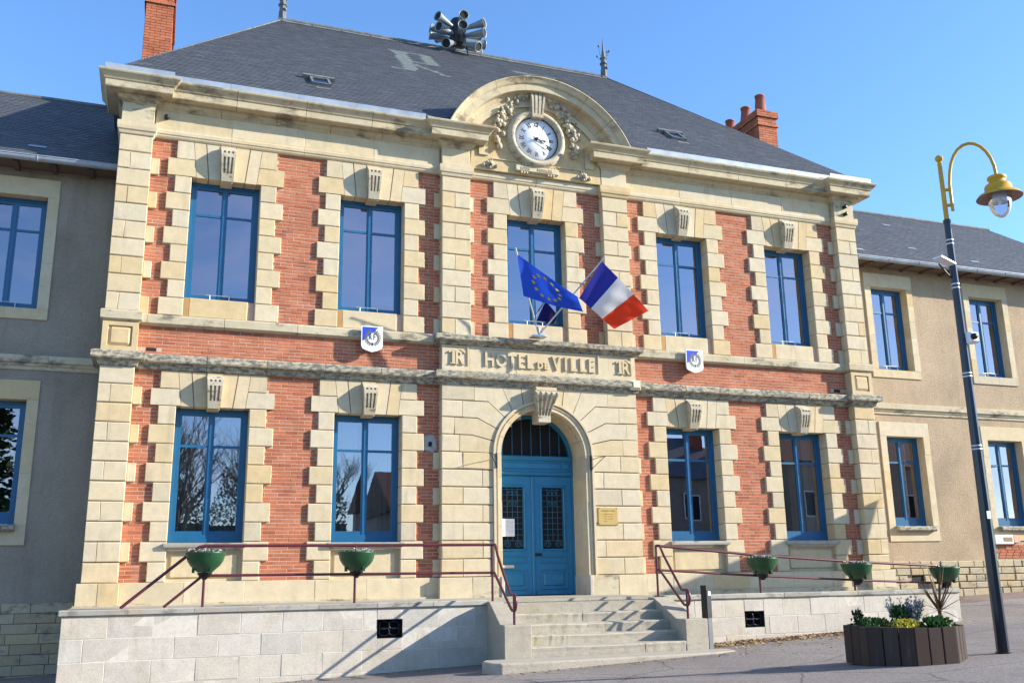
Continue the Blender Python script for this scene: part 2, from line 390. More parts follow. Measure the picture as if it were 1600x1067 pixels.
M['petal'] = island_mat('pansy petal', [(0.75, 0.72, 0.66), (0.62, 0.6, 0.72), (0.7, 0.68, 0.5), (0.35, 0.3, 0.55)], 0.7, 0.0, 0.2, 20, 0.2)
M['litter'] = island_mat('dry leaf', [(0.34, 0.22, 0.10), (0.44, 0.31, 0.16), (0.26, 0.15, 0.07), (0.40, 0.30, 0.2)], 0.9, 0.0, 0.1, 20)
M['bark'] = plain_mat('grey bark', (0.075, 0.06, 0.045), 0.9, 0, 0.3, 0.1, 0.5, 8)
M['conifer'] = island_mat('dark needle foliage', [(0.012, 0.035, 0.012), (0.022, 0.055, 0.02), (0.03, 0.07, 0.025)], 0.7, 0.0, 0.2, 10)
M['plaster'] = plain_mat('cream house plaster', (0.40, 0.36, 0.30), 0.9, 0, 0.15, 0.1, 0.2, 3)
M['tile'] = plain_mat('brown roof tile', (0.13, 0.06, 0.04), 0.8, 0, 0.3, 0.2, 0.4, 7)
M['paper'] = plain_mat('white paper', (0.75, 0.75, 0.74), 0.8, 0, 0.02)

def glass_mat(name, refl, tint):
    m, t, p, o = nodes(name); t.nodes.remove(p)
    g = N(t, 'ShaderNodeBsdfGlossy'); g.inputs['Roughness'].default_value = 0.0; g.inputs['Color'].default_value = (0.98, 0.90, 1, 1)
    tr = N(t, 'ShaderNodeBsdfTransparent'); tr.inputs['Color'].default_value = tint+(1,)
    lw = N(t, 'ShaderNodeLayerWeight'); lw.inputs['Blend'].default_value = 0.25
    f = math2(t, 'ADD', math2(t, 'MULTIPLY', lw.outputs['Fresnel'], 0.5), refl)
    mx = N(t, 'ShaderNodeMixShader'); t.links.new(f, mx.inputs[0])
    b = N(t, 'ShaderNodeBump'); b.inputs['Strength'].default_value = 0.012; b.inputs['Distance'].default_value = 0.02
    t.links.new(noise(t, 1.6, 2, 0.5), b.inputs['Height']); t.links.new(b.outputs[0], g.inputs['Normal'])
    t.links.new(tr.outputs[0], mx.inputs[1]); t.links.new(g.outputs[0], mx.inputs[2]); t.links.new(mx.outputs[0], o.inputs[0])
    return m
M['glass'] = glass_mat('window glass', 0.29, (0.62, 0.66, 0.66))
m, t, p, o = nodes('clear lamp globe'); t.nodes.remove(p)
g = N(t, 'ShaderNodeBsdfGlossy'); g.inputs['Roughness'].default_value = 0.03
tr = N(t, 'ShaderNodeBsdfTransparent'); tr.inputs['Color'].default_value = (0.86, 0.88, 0.92, 1)
df = N(t, 'ShaderNodeBsdfDiffuse'); df.inputs['Color'].default_value = (0.7, 0.7, 0.8, 1)
lw = N(t, 'ShaderNodeLayerWeight'); lw.inputs['Blend'].default_value = 0.35
m1 = N(t, 'ShaderNodeMixShader'); m1.inputs[0].default_value = 0.22
t.links.new(tr.outputs[0], m1.inputs[1]); t.links.new(df.outputs[0], m1.inputs[2])
mx = N(t, 'ShaderNodeMixShader'); t.links.new(lw.outputs['Fresnel'], mx.inputs[0])
t.links.new(m1.outputs[0], mx.inputs[1]); t.links.new(g.outputs[0], mx.inputs[2]); t.links.new(mx.outputs[0], o.inputs[0]); M['globe'] = m

def cloth_mat(name, col):
    m, t, p, o = nodes(name)
    c = ramp(t, noise(t, 200, 3, 0.6), [(0.3, tuple(x*0.9 for x in col)), (0.7, col)])
    t.links.new(c, p.inputs['Base Color']); p.inputs['Roughness'].default_value = 0.7; p.inputs['Specular IOR Level'].default_value = 0.2
    tr = N(t, 'ShaderNodeBsdfTranslucent'); t.links.new(c, tr.inputs[0])
    mx = N(t, 'ShaderNodeMixShader'); mx.inputs[0].default_value = 0.35
    t.links.new(p.outputs[0], mx.inputs[1]); t.links.new(tr.outputs[0], mx.inputs[2]); t.links.new(mx.outputs[0], o.inputs[0]); return m
M['eu_blue'] = cloth_mat('blue flag cloth', (0.022, 0.085, 0.62))
M['eu_star'] = cloth_mat('yellow flag star', (0.80, 0.62, 0.05))
M['fr_blue'] = cloth_mat('dark blue flag cloth', (0.03, 0.035, 0.33))
M['fr_white'] = cloth_mat('white flag cloth', (0.74, 0.74, 0.76))
M['fr_red'] = cloth_mat('red flag cloth', (0.80, 0.055, 0.018))

m, t, p, o = nodes('worn asphalt')
c = ramp(t, noise(t, 0.5, 6, 0.6), [(0.3, (0.19, 0.166, 0.152)), (0.7, (0.27, 0.238, 0.215))])
c = mix(t, c, ramp(t, noise(t, 60, 5, 0.8), [(0.32, 0.35), (0.5, 1.0), (0.7, 1.7)]), 0.9, 'MULTIPLY')
c = mix(t, c, ramp(t, noise(t, 22, 6, 0.75), [(0.35, 0.7), (0.65, 1.3)]), 0.8, 'MULTIPLY')
c = mix(t, c, ramp(t, noise(t, 220, 2, 0.6), [(0.35, 0.6), (0.65, 1.4)]), 0.6, 'MULTIPLY')
vo = N(t, 'ShaderNodeTexVoronoi', feature='DISTANCE_TO_EDGE'); vo.inputs['Scale'].default_value = 0.55
gg = N(t, 'ShaderNodeNewGeometry'); dn = N(t, 'ShaderNodeTexNoise'); dn.inputs['Scale'].default_value = 2.5; dn.inputs['Detail'].default_value = 6
t.links.new(gg.outputs['Position'], dn.inputs['Vector'])
t.links.new(mix(t, gg.outputs['Position'], dn.outputs['Color'], 0.12), vo.inputs['Vector'])
c = mix(t, c, (0.06, 0.055, 0.05), math2(t, 'MULTIPLY', ramp(t, vo.outputs['Distance'], [(0.0, 1.0), (0.010, 0.0)]), 0.75))
t.links.new(c, p.inputs['Base Color']); p.inputs['Roughness'].default_value = 0.9; p.inputs['Specular IOR Level'].default_value = 0.25
bump(t, p, noise(t, 90, 4, 0.8), 0.8, 0.012); M['asphalt'] = m

# ------------------------------------------------------------------ ground
def sst(a, b, x):
    u = min(1, max(0, (x-a)/(b-a))); return u*u*(3-2*u)
def gz(x, y):
    b = -1.30+0.035*max(-40, min(30, x))
    if y > 3: y = 3
    return b + 0.15*sst(-2.5, 0.6, y) + 0.12*sst(6, 11, x)*sst(-4, 0.6, y) + (0.07*sst(2.3, 4.2, -y) + 0.10*sst(6.0, 7.9, -y))*(1-sst(11, 16, -y))
gm = MB()
def axis(lo, hi, d, far):
    a = [lo+(hi-lo)*i/int((hi-lo)/d) for i in range(int((hi-lo)/d)+1)]
    return [-f for f in far[::-1]] + a + far
gx = axis(-20, 30, 0.5, [60, 120, 400, 1500]); gy = axis(-24, 6, 0.4, [30, 80, 300, 1500])
gm.add([(x, y, gz(x, y)) for y in gy for x in gx], [(j*len(gx)+i, j*len(gx)+i+1, (j+1)*len(gx)+i+1, (j+1)*len(gx)+i) for j in range(len(gy)-1) for i in range(len(gx)-1)], True)
tag(gm.build('ground', M['asphalt']), kind='structure')

pv = MB(); xs_ = [8.1+0.5*i for i in range(24)]; ys_ = [-0.36, 0.0, 0.4, 0.75]
pv.add([(x, y, gz(x, y)+0.025) for y in ys_ for x in xs_]+[(x, -0.36, gz(x, -0.36)-0.1) for x in xs_], [(j*24+i, j*24+i+1, (j+1)*24+i+1, (j+1)*24+i) for j in range(3) for i in range(23)]+[(96+i, 97+i, i+1, i) for i in range(23)], False)
tag(pv.build('pavement', render_mat('pinkish gravelled pavement', (0.26, 0.20, 0.175), (0.14, 0.11, 0.1))), kind='structure')
# ------------------------------------------------------------------ the town hall
W, WI, PO, PI_ = 8.12, 7.565, 2.078, 1.483
H = 0.33
YC, YP, YS, YB = -0.18, -0.20, -0.05, 0.0           # centre bay face, corner pilaster face, jamb stone face, brick face
OPEN_U = [(-6.848, -5.604), (-4.093, -2.818), (-0.656, 0.656), (2.818, 4.093), (5.604, 6.848)]
OPEN_L = [OPEN_U[0], OPEN_U[1], OPEN_U[3], OPEN_U[4]]
ZU0, ZU1, ZL0, ZL1 = 4.952, 7.261, 0.640, 2.982
hall = thing('town_hall', 'two storey red brick and cream stone town hall with clock pediment and slate roof', 'town hall')
covers = []
def cov(x0, x1, z0, z1): covers.append((x0, x1, z0, z1))

# wall behind the bricks (mortar) with openings
ops = [(a, b, ZU0, ZU1) for a, b in OPEN_U]+[(a, b, 0.0, ZL1) for a, b in OPEN_L]+[(-0.9, 0.9, -0.45, 2.3), (-0.88, 0.88, 2.3, 2.5), (-0.84, 0.84, 2.5, 2.65), (-0.75, 0.75, 2.65, 2.85), (-0.6, 0.6, 2.85, 3.0), (-0.4, 0.4, 3.0, 3.12)]
xs = sorted({-8.0, 8.0} | {v for q in ops for v in q[:2]}); zs = sorted({-0.45, 8.6} | {v for q in ops for v in q[2:]})
wm = MB()
for i in range(len(xs)-1):
    for j in range(len(zs)-1):
        cx, cz = (xs[i]+xs[i+1])/2, (zs[j]+zs[j+1])/2
        if any(a < cx < b and c < cz < d for a, b, c, d in ops): continue
        y = 0.0035
        wm.add([(xs[i], y, zs[j]), (xs[i+1], y, zs[j]), (xs[i+1], y, zs[j+1]), (xs[i], y, zs[j+1])], [(0, 1, 2, 3)])
wm.add([(-8.0, 0.01, -1.2), (-8.0, 0.01, 8.6), (-8.0, 12.0, 8.6), (-8.0, 12.0, -1.2)], [(0, 1, 2, 3)])
wm.add([(8.0, 0.01, -1.2), (8.0, 0.01, 8.6), (8.0, 12.0, 8.6), (8.0, 12.0, -1.2)], [(3, 2, 1, 0)])
wm.add([(-8.0, 12.0, -1.2), (8.0, 12.0, -1.2), (8.0, 12.0, 8.6), (-8.0, 12.0, 8.6)], [(3, 2, 1, 0)])
wm.build('wall', M['mortar'], hall)

def quoin(x0, x1, yf, z0, z1, mat='stone', yb=0.05, name='quoin_stone', cx=0.004, cz=0.013):
    return piece(name, hall, M[mat], x0+0.0015, x1-0.0015, yf, yb, z0+0.006, z1-0.006, cx, cz)

# corner pilasters
for s in (-1, 1):
    def X(a, b): return (min(s*a, s*b), max(s*a, s*b))
    for base, n, nm in ((0.0, 11, 'l'), (4.586, 10, 'u')):
        for i in range(n):
            top = n-1-i                                   # 0 = topmost course
            z0, z1 = base+i*H, base+(i+1)*H
            if nm == 'l' and i == n-1: z1 = 3.615
            ear = top % 2 == 1
            if ear:
                sp = W-0.20
                quoin(*X(WI, sp), YP, z0, z1); quoin(*X(sp, W), YP, z0, z1)
                a, b = X(WI-0.14, WI); piece('quoin_stone', hall, M['stone'], a, b, YS, 0.05, z0+0.01, z1-0.01, 0.006, 0.006); cov(a, b, z0, z1)
            else: quoin(*X(WI, W), YP, z0, z1)
    # pedestal panel between the two string courses
    a, b = X(WI-0.01, W+0.01)
    xs_ = [a, a+0.09, a+0.10, a+0.15, b-0.15, b-0.10, b-0.09, b]; zz = [3.87, 3.95, 3.96, 4.01, 4.25, 4.30, 4.31, 4.38]
    def yf(i, j):
        e = min(i, 7-i, j, 7-j)
        return YP-0.02+(0.0, 0.0, 0.035, 0.0)[e]
    MB().hf(lambda z: xs_, zz, yf, 0.05).build('pedestal_panel', M['stone'], hall)
    cov(*X(WI, W), -0.5, 9)
    # plinth block below
    a, b = X(WI-0.03, W+0.06)
    piece('plinth_stone', hall, M['stone'], a, (a+b)/2, YP-0.06, 0.05, -0.46, -0.002, 0.004, 0.006)
    piece('plinth_stone', hall, M['stone'], (a+b)/2, b, YP-0.06, 0.05, -0.46, -0.002, 0.004, 0.006)
    MB().box(a-0.03, b+0.03, YP-0.10, -0.02, -0.75, -0.345).build('plinth_ledge', M['stone_str'], hall)
# side faces of the block where it stands clear of the wings (left and right returns)
for s in (-1, 1):
    m = MB()
    for i in range(26):
        z0 = -0.45+i*H
        m.box(min(s*8.0, s*8.115), max(s*8.0, s*8.115), 0.06, 0.66, z0+0.004, z0+H-0.004)
    stuff(m.build('return_stone', M['stone'], hall))

# centre bay pilasters, upper storey
for s in (-1, 1):
    def X(a, b): return (min(s*a, s*b), max(s*a, s*b))
    for i in range(10):
        z0, z1 = 4.586+i*H, 4.586+(i+1)*H
        if (9-i) % 2 == 1:
            mid = (PO+PI_)/2+0.03
            quoin(*X(PI_, mid), YC, z0, z1); quoin(*X(mid, PO), YC, z0, z1)
            for a, b in (X(PI_-0.115, PI_), X(PO, PO+0.125)):
                piece('quoin_stone', hall, M['stone'], a, b, YS+0.015, 0.05, z0+0.01, z1-0.01, 0.006, 0.006); cov(a, b, z0, z1)
        else: quoin(*X(PI_, PO), YC, z0, z1)
    cov(*X(PI_, PO), 4.5, 9)

# lower centre bay: rusticated stone round the arched door
cov(-PO, PO, -0.5, 4.6)
AZ, AR, AO = 2.30, 0.885, 1.055
ROWS = [i*H for i in range(11)]+[3.615]
def arcpt(r, a): return (r*math.cos(a), AZ+r*math.sin(a))
def kink(z):
    sn = (z-AZ)/1.52
    a = math.asin(max(0.0, sn)); return a
for s in (-1, 1):
    def X(a, b): return (min(s*a, s*b), max(s*a, s*b))
    for i in range(7):
        z0, z1 = ROWS[i], ROWS[i+1]
        sp = (1.66, 1.27)[i % 2]
        quoin(*X(sp, PO), YC, z0, z1, name='ashlar_stone'); quoin(*X(AO, sp), YC, z0, z1, name='ashlar_stone')
        if i % 2 == 0:
            a, b = X(PO, PO+0.12); piece('quoin_stone', hall, M['stone'], a, b, YS+0.015, 0.05, z0+0.01, z1-0.01, 0.006, 0.006); cov(a, b, z0, z1)
    for i in range(7, 11):
        z0, z1 = ROWS[i], ROWS[i+1]
        sp = (1.72, 1.82, 1.66, 1.42)[i-7]
        a0 = kink(z0) if i > 7 else 0.0; a1 = kink(z1) if i < 10 else rad(66)
        g = 0.009
        kx0, kx1 = 1.52*math.cos(a0), 1.52*math.cos(a1)
        if i == 10: kx1 = 1.118
        arc = [arcpt(AO, a0+(a1-a0)*k/5) for k in range(6)]
        if i < 10:
            poly = [(sp, z0+g), (kx0, z0+g)] + [(p[0], p[1]+g*(1-2*k/5)) for k, p in enumerate(arc)] + [(kx1, z1-g), (sp, z1-g)]
        else:
            a1 = rad(52); arc = [arcpt(AO, a0+(a1-a0)*k/4) for k in range(5)]
            poly = [(sp, z0+g), (kx0, z0+g)] + arc + [(1.118, z1-g), (sp, z1-g)]
            poly = [(sp, z0+g), (kx0, z0+g)] + [(p[0], p[1]+g*(1-2*k/4)) for k, p in enumerate(arc)] + [(0.86, z1-g), (sp, z1-g)]
        if s > 0: poly = poly[::-1]
        poly = [(s*px, pz) for px, pz in poly]
        if s < 0: poly = poly  # orientation handled below
        # ensure counter-clockwise
        ar = sum(poly[k][0]*poly[(k+1) % len(poly)][1]-poly[(k+1) % len(poly)][0]*poly[k][1] for k in range(len(poly)))
        if ar < 0: poly = poly[::-1]
        MB().prism(poly, YC, 0.05).build('arch_stone', M['stone'], hall)
        quoin(*X(sp+0.002, PO), YC, z0, z1, name='ashlar_stone')
    # two top voussoirs beside the keystone
    for (b0, b1, x0, x1) in ((52, 67, 0.86, 0.46), (67, 82, 0.46, 0.13)):
        g = rad(0.55)
        arc = [arcpt(AO, rad(b0)+g+(rad(b1-b0)-2*g)*k/3) for k in range(4)]
        poly = [(x0-0.006, 3.61)]+[(px, pz) for px, pz in arc]+[(x1+0.006, 3.61)]
        poly = [(s*px, pz) for px, pz in poly]
        ar = sum(poly[k][0]*poly[(k+1) % len(poly)][1]-poly[(k+1) % len(poly)][0]*poly[k][1] for k in range(len(poly)))
        if ar < 0: poly = poly[::-1]
        MB().prism(poly, YC, 0.05).build('arch_stone', M['stone'], hall)
    # pavilion plinth
    a, b = X(0.93, 1.50); piece('plinth_stone', hall, M['stone_str'], a, b, YC-0.05, 0.05, -0.46, -0.002, 0.004, 0.006)
    a, b = X(1.50, PO+0.05); piece('plinth_stone', hall, M['stone'], a, b, YC-0.05, 0.05, -0.46, -0.002, 0.004, 0.006)
    # door jamb stones (deep reveal) and their base block
    a, b = X(AR-0.012, 0.94); piece('jamb_stone', hall, M['podium'], a, b, YC-0.07, 0.62, -0.46, 0.0, 0.008, 0.008)
    for i in range(5):
        z0, z1 = i*0.46, (i+1)*0.46
        a, b = X(AR, AO); piece('jamb_stone', hall, M['stone'], a, b, YC+0.005, 0.62, z0, z1, 0.004, 0.004)
# arch ring stones
nv = 9
for k in range(nv):
    a0, a1 = math.pi*k/nv+0.003, math.pi*(k+1)/nv-0.003
    if k == 4: continue
    po = [arcpt(AR, a0+(a1-a0)*q/4) for q in range(5)]; pp = [arcpt(AO, a1-(a1-a0)*q/4) for q in range(5)]
    MB().prism((po+pp)[::-1], YC+0.005, 0.62).build('ring_stone', M['stone'], hall)
po = [arcpt(AR, rad(80)+rad(20)*q/4) for q in range(5)]; pp = [arcpt(AO, rad(100)-rad(20)*q/4) for q in range(5)]
MB().prism((po+pp)[::-1], YC+0.005, 0.62).build('ring_stone', M['stone'], hall)
# archivolt moulding (two thin fillets) following jambs and arch
def follow(r, n=24):
    return [(-r, 0.0)]+[(-r, AZ*q/4) for q in range(1, 5)]+[(r*math.cos(math.pi-math.pi*k/n), AZ+r*math.sin(math.pi*k/n)) for k in range(1, n)]+[(r, AZ-AZ*q/4) for q in range(0, 5)]
mm = MB()
for ra, rb, y0 in ((1.012, 1.058, YC-0.035), (0.955, 0.975, YC-0.012)):
    A = follow(ra); B = follow(rb); n = len(A)
    vs = [(p[0], y0, p[1]) for p in A]+[(p[0], y0, p[1]) for p in B]+[(p[0], YC+0.02, p[1]) for p in B]+[(p[0], YC+0.02, p[1]) for p in A]
    fs = []
    for i in range(n-1):
        fs += [(i, n+i, n+i+1, i+1), (n+i, 2*n+i, 2*n+i+1, n+i+1), (i+1, 3*n+i+1, 3*n+i, i)]
    mm.add(vs, fs)
mm.build('archivolt', M['stone'], hall)

# window surrounds
def alt(zb, zt, n, first_short):
    h = (zt-zb)/n
    return [(zt-(i+1)*h, zt-i*h, (i % 2 == 0) == first_short) for i in range(n)]
def console(name, ztop, zbot, wt, wb, depth, xc, y0, mat):
    """fluted keystone: flares out near the top and tapers back towards the bottom, three slots and three drilled dots"""
    hgt = ztop-zbot
    def prof(z):
        u = (ztop-z)/hgt
        if u < 0.17: return depth*(0.30+0.70*(u/0.17))
        if u < 0.42: return depth
        return depth*(1-0.72*((u-0.42)/0.58))
    fr = [0, 0.12, 0.125, 0.27, 0.275, 0.40, 0.405, 0.59, 0.595, 0.725, 0.73, 0.875, 0.88, 1.0]
    # columns: margin, slot, rib, slot, rib, slot, margin
    fr = [0, 0.15, 0.16, 0.29, 0.30, 0.43, 0.44, 0.56, 0.57, 0.70, 0.71, 0.84, 0.85, 1.0]
    slot = lambda i: i in (2, 3, 6, 7, 10, 11)
    us = [0, 0.02, 0.10, 0.16, 0.165, 0.225, 0.23, 0.34, 0.345, 0.5, 0.65, 0.78, 0.785, 0.9, 1.0]
    zz = [ztop-u*hgt for u in us][::-1]; uu = us[::-1]
    def yf(i, j):
        u = uu[j]; y = y0-prof(zz[j])
        if slot(i) and (0.345 <= u <= 0.78): y += 0.045
        if slot(i) and (0.165 <= u <= 0.225): y += 0.03
        return y
    def xs(z):
        u = (ztop-z)/hgt; wd = wt+(wb-wt)*u
        return [xc-wd/2+f*wd for f in fr]
    mb = MB().hf(xs, zz, yf, 0.02)
    return mb
KEYM = {}
def surround(xa, xb, zb, zt, ztop, n, upper):
    g = 0.008
    SH, LO = 0.29, 0.425
    for sgn, xe in ((-1, xa), (1, xb)):
        for z0, z1, short in alt(zb, zt, n, True):
            wd = SH if short else LO
            a, b = (xe-wd, xe) if sgn < 0 else (xe, xe+wd)
            piece('jamb_stone', hall, M['stone'], a, b, YS, 0.30, z0+0.005, z1-0.005, 0.008, 0.010); cov(a, b, z0, z1)
        # flat arch: ear block, long slanted springer
        zm = zt+(ztop-zt)*0.49
        e0 = xe+sgn*(SH-0.01); e1 = xe+sgn*LO
        def sl(z): return xe+sgn*(-0.03+0.0)+sgn*(-(0.055+0.16*0)*0)-sgn*0.0 + sgn*(0.04*(z-zt)/(ztop-zt))
        top_in = lambda z: xe-sgn*(0.075-0.075*(z-zt)/(ztop-zt))        # springer's slanted edge
        q = [(e1, zt+g), (top_in(zt), zt+g), (top_in(zm), zm-g), (e1, zm-g)]
        r = [(e0, zm+g), (top_in(zm), zm+g), (top_in(ztop), ztop-g), (e0, ztop-g)]
        for poly in (q, r):
            ar = sum(poly[k][0]*poly[(k+1) % 4][1]-poly[(k+1) % 4][0]*poly[k][1] for k in range(4))
            if ar < 0: poly = poly[::-1]
            MB().prism(poly, YS+R.uniform(-0.003, 0.003), 0.30).build('springer_stone', M['stone'], hall)
    cov(xa-SH, xb+SH, zt+(ztop-zt)*0.49, ztop); cov(xa-LO, xb+LO, zt, zt+(ztop-zt)*0.49)
    xc = (xa+xb)/2; wd = xb-xa
    bt = [xa+0.075, xa+0.075+(wd/2-0.075-0.105)/2, xc-0.105, xc+0.105, xb-0.075-(wd/2-0.075-0.105)/2, xb-0.075]
    tp = [xa, xa+(wd/2-0.135)/2-0.02, xc-0.135, xc+0.135, xb-(wd/2-0.135)/2+0.02, xb]
    for k in (0, 1, 3, 4):
        poly = [(bt[k]+g, zt), (bt[k+1]-g, zt), (tp[k+1]-g, ztop-g), (tp[k]+g, ztop-g)]
        MB().prism(poly, YS+R.uniform(-0.003, 0.003), 0.30).build('voussoir', M['stone'], hall)
    # keystone block with console
    MB().prism([(bt[2], zt-0.045), (bt[3], zt-0.045), (tp[3], ztop-g), (tp[2], ztop-g)], YS-0.012, 0.30).build('keystone', M['stone'], hall)
    key = (round(ztop-zt, 3),)
    if key not in KEYM:
        me = console('keystone_console', ztop-zt-0.06, -0.03, 0.285, 0.205, 0.18, 0.0, YS-0.012, None).mesh('keystone_console'); me.materials.append(M['carved']); KEYM[key] = me
    link('keystone_console', KEYM[key], M['carved'], hall, (xc, 0, zt))
for a, b in OPEN_U:
    surround(a, b, 4.60, ZU1, 7.955, 8, True)
    piece('sill_stone', hall, M['rust'], a, a+0.095, YS+0.012, 0.30, 4.60, ZU0-0.004, 0.004, 0.004)
    piece('sill_stone', hall, M['stone'], a+0.097, b-0.13, YS+0.012, 0.30, 4.60, ZU0, 0.01, 0.01)
    MB().box(b-0.125, b, YS+0.10, 0.30, 4.60, ZU0-0.012).build('sill_end', M['podium'], hall)
    cov(a, b, 4.6, ZU1)
for a, b in OPEN_L:
    surround(a, b, 0.0, ZL1, 3.60, 9, False)
    # sill slab and the sunk panel below it
    MB().moulding([(a-0.005+0.01, 0.28), (a+0.005, -0.06), (b-0.005, -0.06), (b-0.005, 0.28)], [(0.0, 0.52), (0.015, 0.55), (0.055, 0.57), (0.06, 0.60), (0.06, 0.632), (0.045, 0.64), (0.0, 0.642)], back=0.0).build('sill_stone', M['coping'], hall)
    xs_ = [a, a+0.07, a+0.09, b-0.09, b-0.07, b]; zz = [0.0, 0.06, 0.08, 0.44, 0.46, 0.525]
    MB().hf(lambda z: xs_, zz, lambda i, j: 0.055-(0.0, 0.0, 0.03)[min(i, 5-i, j, 5-j)], 0.3).build('apron_panel', M['stone'], hall)
    cov(a, b, 0.0, ZL1)

# plinth stones between the pilasters
for s in (-1, 1):
    xx = WI-0.03
    k = 0
    while xx > PO+0.06:
        ln = R.uniform(0.85, 1.25); x2 = max(PO+0.05, xx-ln)
        if x2-PO < 0.4: x2 = PO+0.05
        a, b = min(s*xx, s*x2), max(s*xx, s*x2)
        piece('plinth_stone', hall, M['stone'], a, b, -0.09, 0.05, -0.46, 0.0, 0.003, 0.005)
        xx = x2
    a, b = min(s*(WI-0.03), s*(PO+0.05)), max(s*(WI-0.03), s*(PO+0.05))
    MB().box(a, b, -0.13, -0.02, -0.75, -0.335).build('plinth_ledge', M['stone_str'], hall)
cov(-9, 9, -1, 0.0)

# ---- string courses, cornice, frieze
PATH_L = lambda y, rp, rc: [(-W-0.0, 0.69), (-W-0.0, YP-rp), (-WI, YP-rp), (-WI, y)]
def course(name, mat, y, prof, yp, yc, joints, centre=True, cw=PO, lift=0.0):
    """a moulding along the facade with ressauts at the corner pilasters and (if centre) over the centre bay"""
    for s in (-1, 1):
        if s < 0: path = [(-W, 0.69), (-W, yp), (-WI+0.0, yp), (-WI+0.0, y), (-WI+0.14, y)]
        else: path = [(WI-0.14, y), (WI, y), (WI, yp), (W, yp), (W, 0.69)]
        MB().moulding(path, prof).build(name, mat, hall)
        xa, xb = cw+0.14, WI-0.14
        n = joints; L = (xb-xa)/n
        me = MB().moulding([(0.004, 0), (L-0.004, 0)], prof).mesh(name); me.materials.append(mat)
        for k in range(n):
            x = xa+k*L if s > 0 else -xa-(k+1)*L
            link(name, me, mat, hall, (x, y+R.uniform(-0.004, 0.004), R.uniform(-0.003, 0.003)))
def centre_course(name, mat, y, prof, yc, halves=True):
    for s in (-1, 1):
        if s < 0: path = [(-PO-0.138, y), (-PO, y), (-PO, yc), (-PO+1.0, yc)]
        else: path = [(PO-1.0, yc), (PO, yc), (PO, y), (PO+0.138, y)]
        MB().moulding(path, prof).build(name, mat, hall)
    MB().moulding([(-PO+1.004, yc), (-0.003, yc)], prof).build(name, mat, hall)
    MB().moulding([(0.003, yc), (PO-1.004, yc)], prof).build(name, mat, hall)
# lower string course with black crust
SP = [(0.0, 3.60), (0.035, 3.615), (0.05, 3.67), (0.06, 3.70), (0.14, 3.715), (0.15, 3.74), (0.15, 3.83), (0.135, 3.85), (0.0, 3.885)]
course('string_course', M['string'], YS, SP, YP, YC, 5); centre_course('string_course', M['string'], YS, SP, YC)
cov(-9, 9, 3.60, 3.875)
# sill band and balcony slab
SB = [(0.0, 4.395), (0.01, 4.40), (0.02, 4.41), (0.055, 4.43), (0.06, 4.56), (0.05, 4.585), (0.0, 4.60)]
course('sill_band', M['stone_str'], YS, SB, YP, YC, 4)
BP = [(0.0, 4.375), (0.03, 4.39), (0.05, 4.43), (0.13, 4.45), (0.15, 4.47), (0.155, 4.55), (0.13, 4.57), (0.0, 4.60)]
centre_course('balcony_slab', M['string'], YS, BP, YC)
cov(-9, 9, 4.385, 4.60)
# inscription stones
ix = [-PO, -1.52, -0.55, 0.60, 1.47, PO]
for k in range(5):
    piece('inscription_stone', hall, M['stone'], ix[k], ix[k+1], YC-0.005, 0.05, 3.88, 4.38, 0.002, 0.002, 0.0005)
fm = MB()                                             # raised frames left standing round the lettering
YI = YC-0.005
for a, b, z0, z1 in ((-1.98, -1.57, 3.985, 4.345), (1.58, 1.97, 3.985, 4.345), (-1.30, 1.225, 3.985, 4.345)):
    t_ = 0.022
    fm.box(a, b, YI-0.025, YI+0.01, z1, z1+t_); fm.box(b, b+t_, YI-0.025, YI+0.01, z0, z1+t_)
fm.build('inscription_frame', M['stone'], hall)
lm = MB()
E0 = 0.022
x = -1.235
for ch, wd in (('H', 0.235), ('O', 0.245), ('T', 0.20), ('E', 0.185), ('L', 0.17)):
    join_text(lm, ch, 0.385, E0, (x+wd/2, YI-0.012, 4.005), 0.010, 0.76); x += wd+0.005
x = -0.115
for ch, wd in (('D', 0.13), ('E', 0.115)):
    join_text(lm, ch, 0.185, E0, (x+wd/2, YI-0.012, 4.01), 0.008, 0.9); x += wd+0.005
x = 0.175
for ch, wd in (('V', 0.265), ('I', 0.13), ('L', 0.20), ('L', 0.205), ('E', 0.185)):
    join_text(lm, ch, 0.385, E0, (x+wd/2, YI-0.012, 4.005), 0.010, 0.76); x += wd+0.003
lm.build('lettering', M['stone'], hall)
for xc in (-1.79, 1.79):
    mb = MB()
    join_text(mb, 'R', 0.38, 0.022, (xc+0.055, YI-0.014, 4.005), 0.008, 0.80)
    mb.prism([(xc+0.10, 4.262), (xc+0.175, 4.215), (xc+0.165, 4.285), (xc+0.06, 4.292)], YI-0.036, YI)
    mb.box(xc-0.095, xc-0.035, YI-0.036, YI, 4.005, 4.285); mb.box(xc-0.13, xc-0.005, YI-0.034, YI, 4.003, 4.025)
    mb.prism([(xc-0.155, 4.215), (xc-0.093, 4.245), (xc-0.093, 4.285), (xc-0.155, 4.255)], YI-0.034, YI)
    mb.build('monogram', M['stone'], hall)
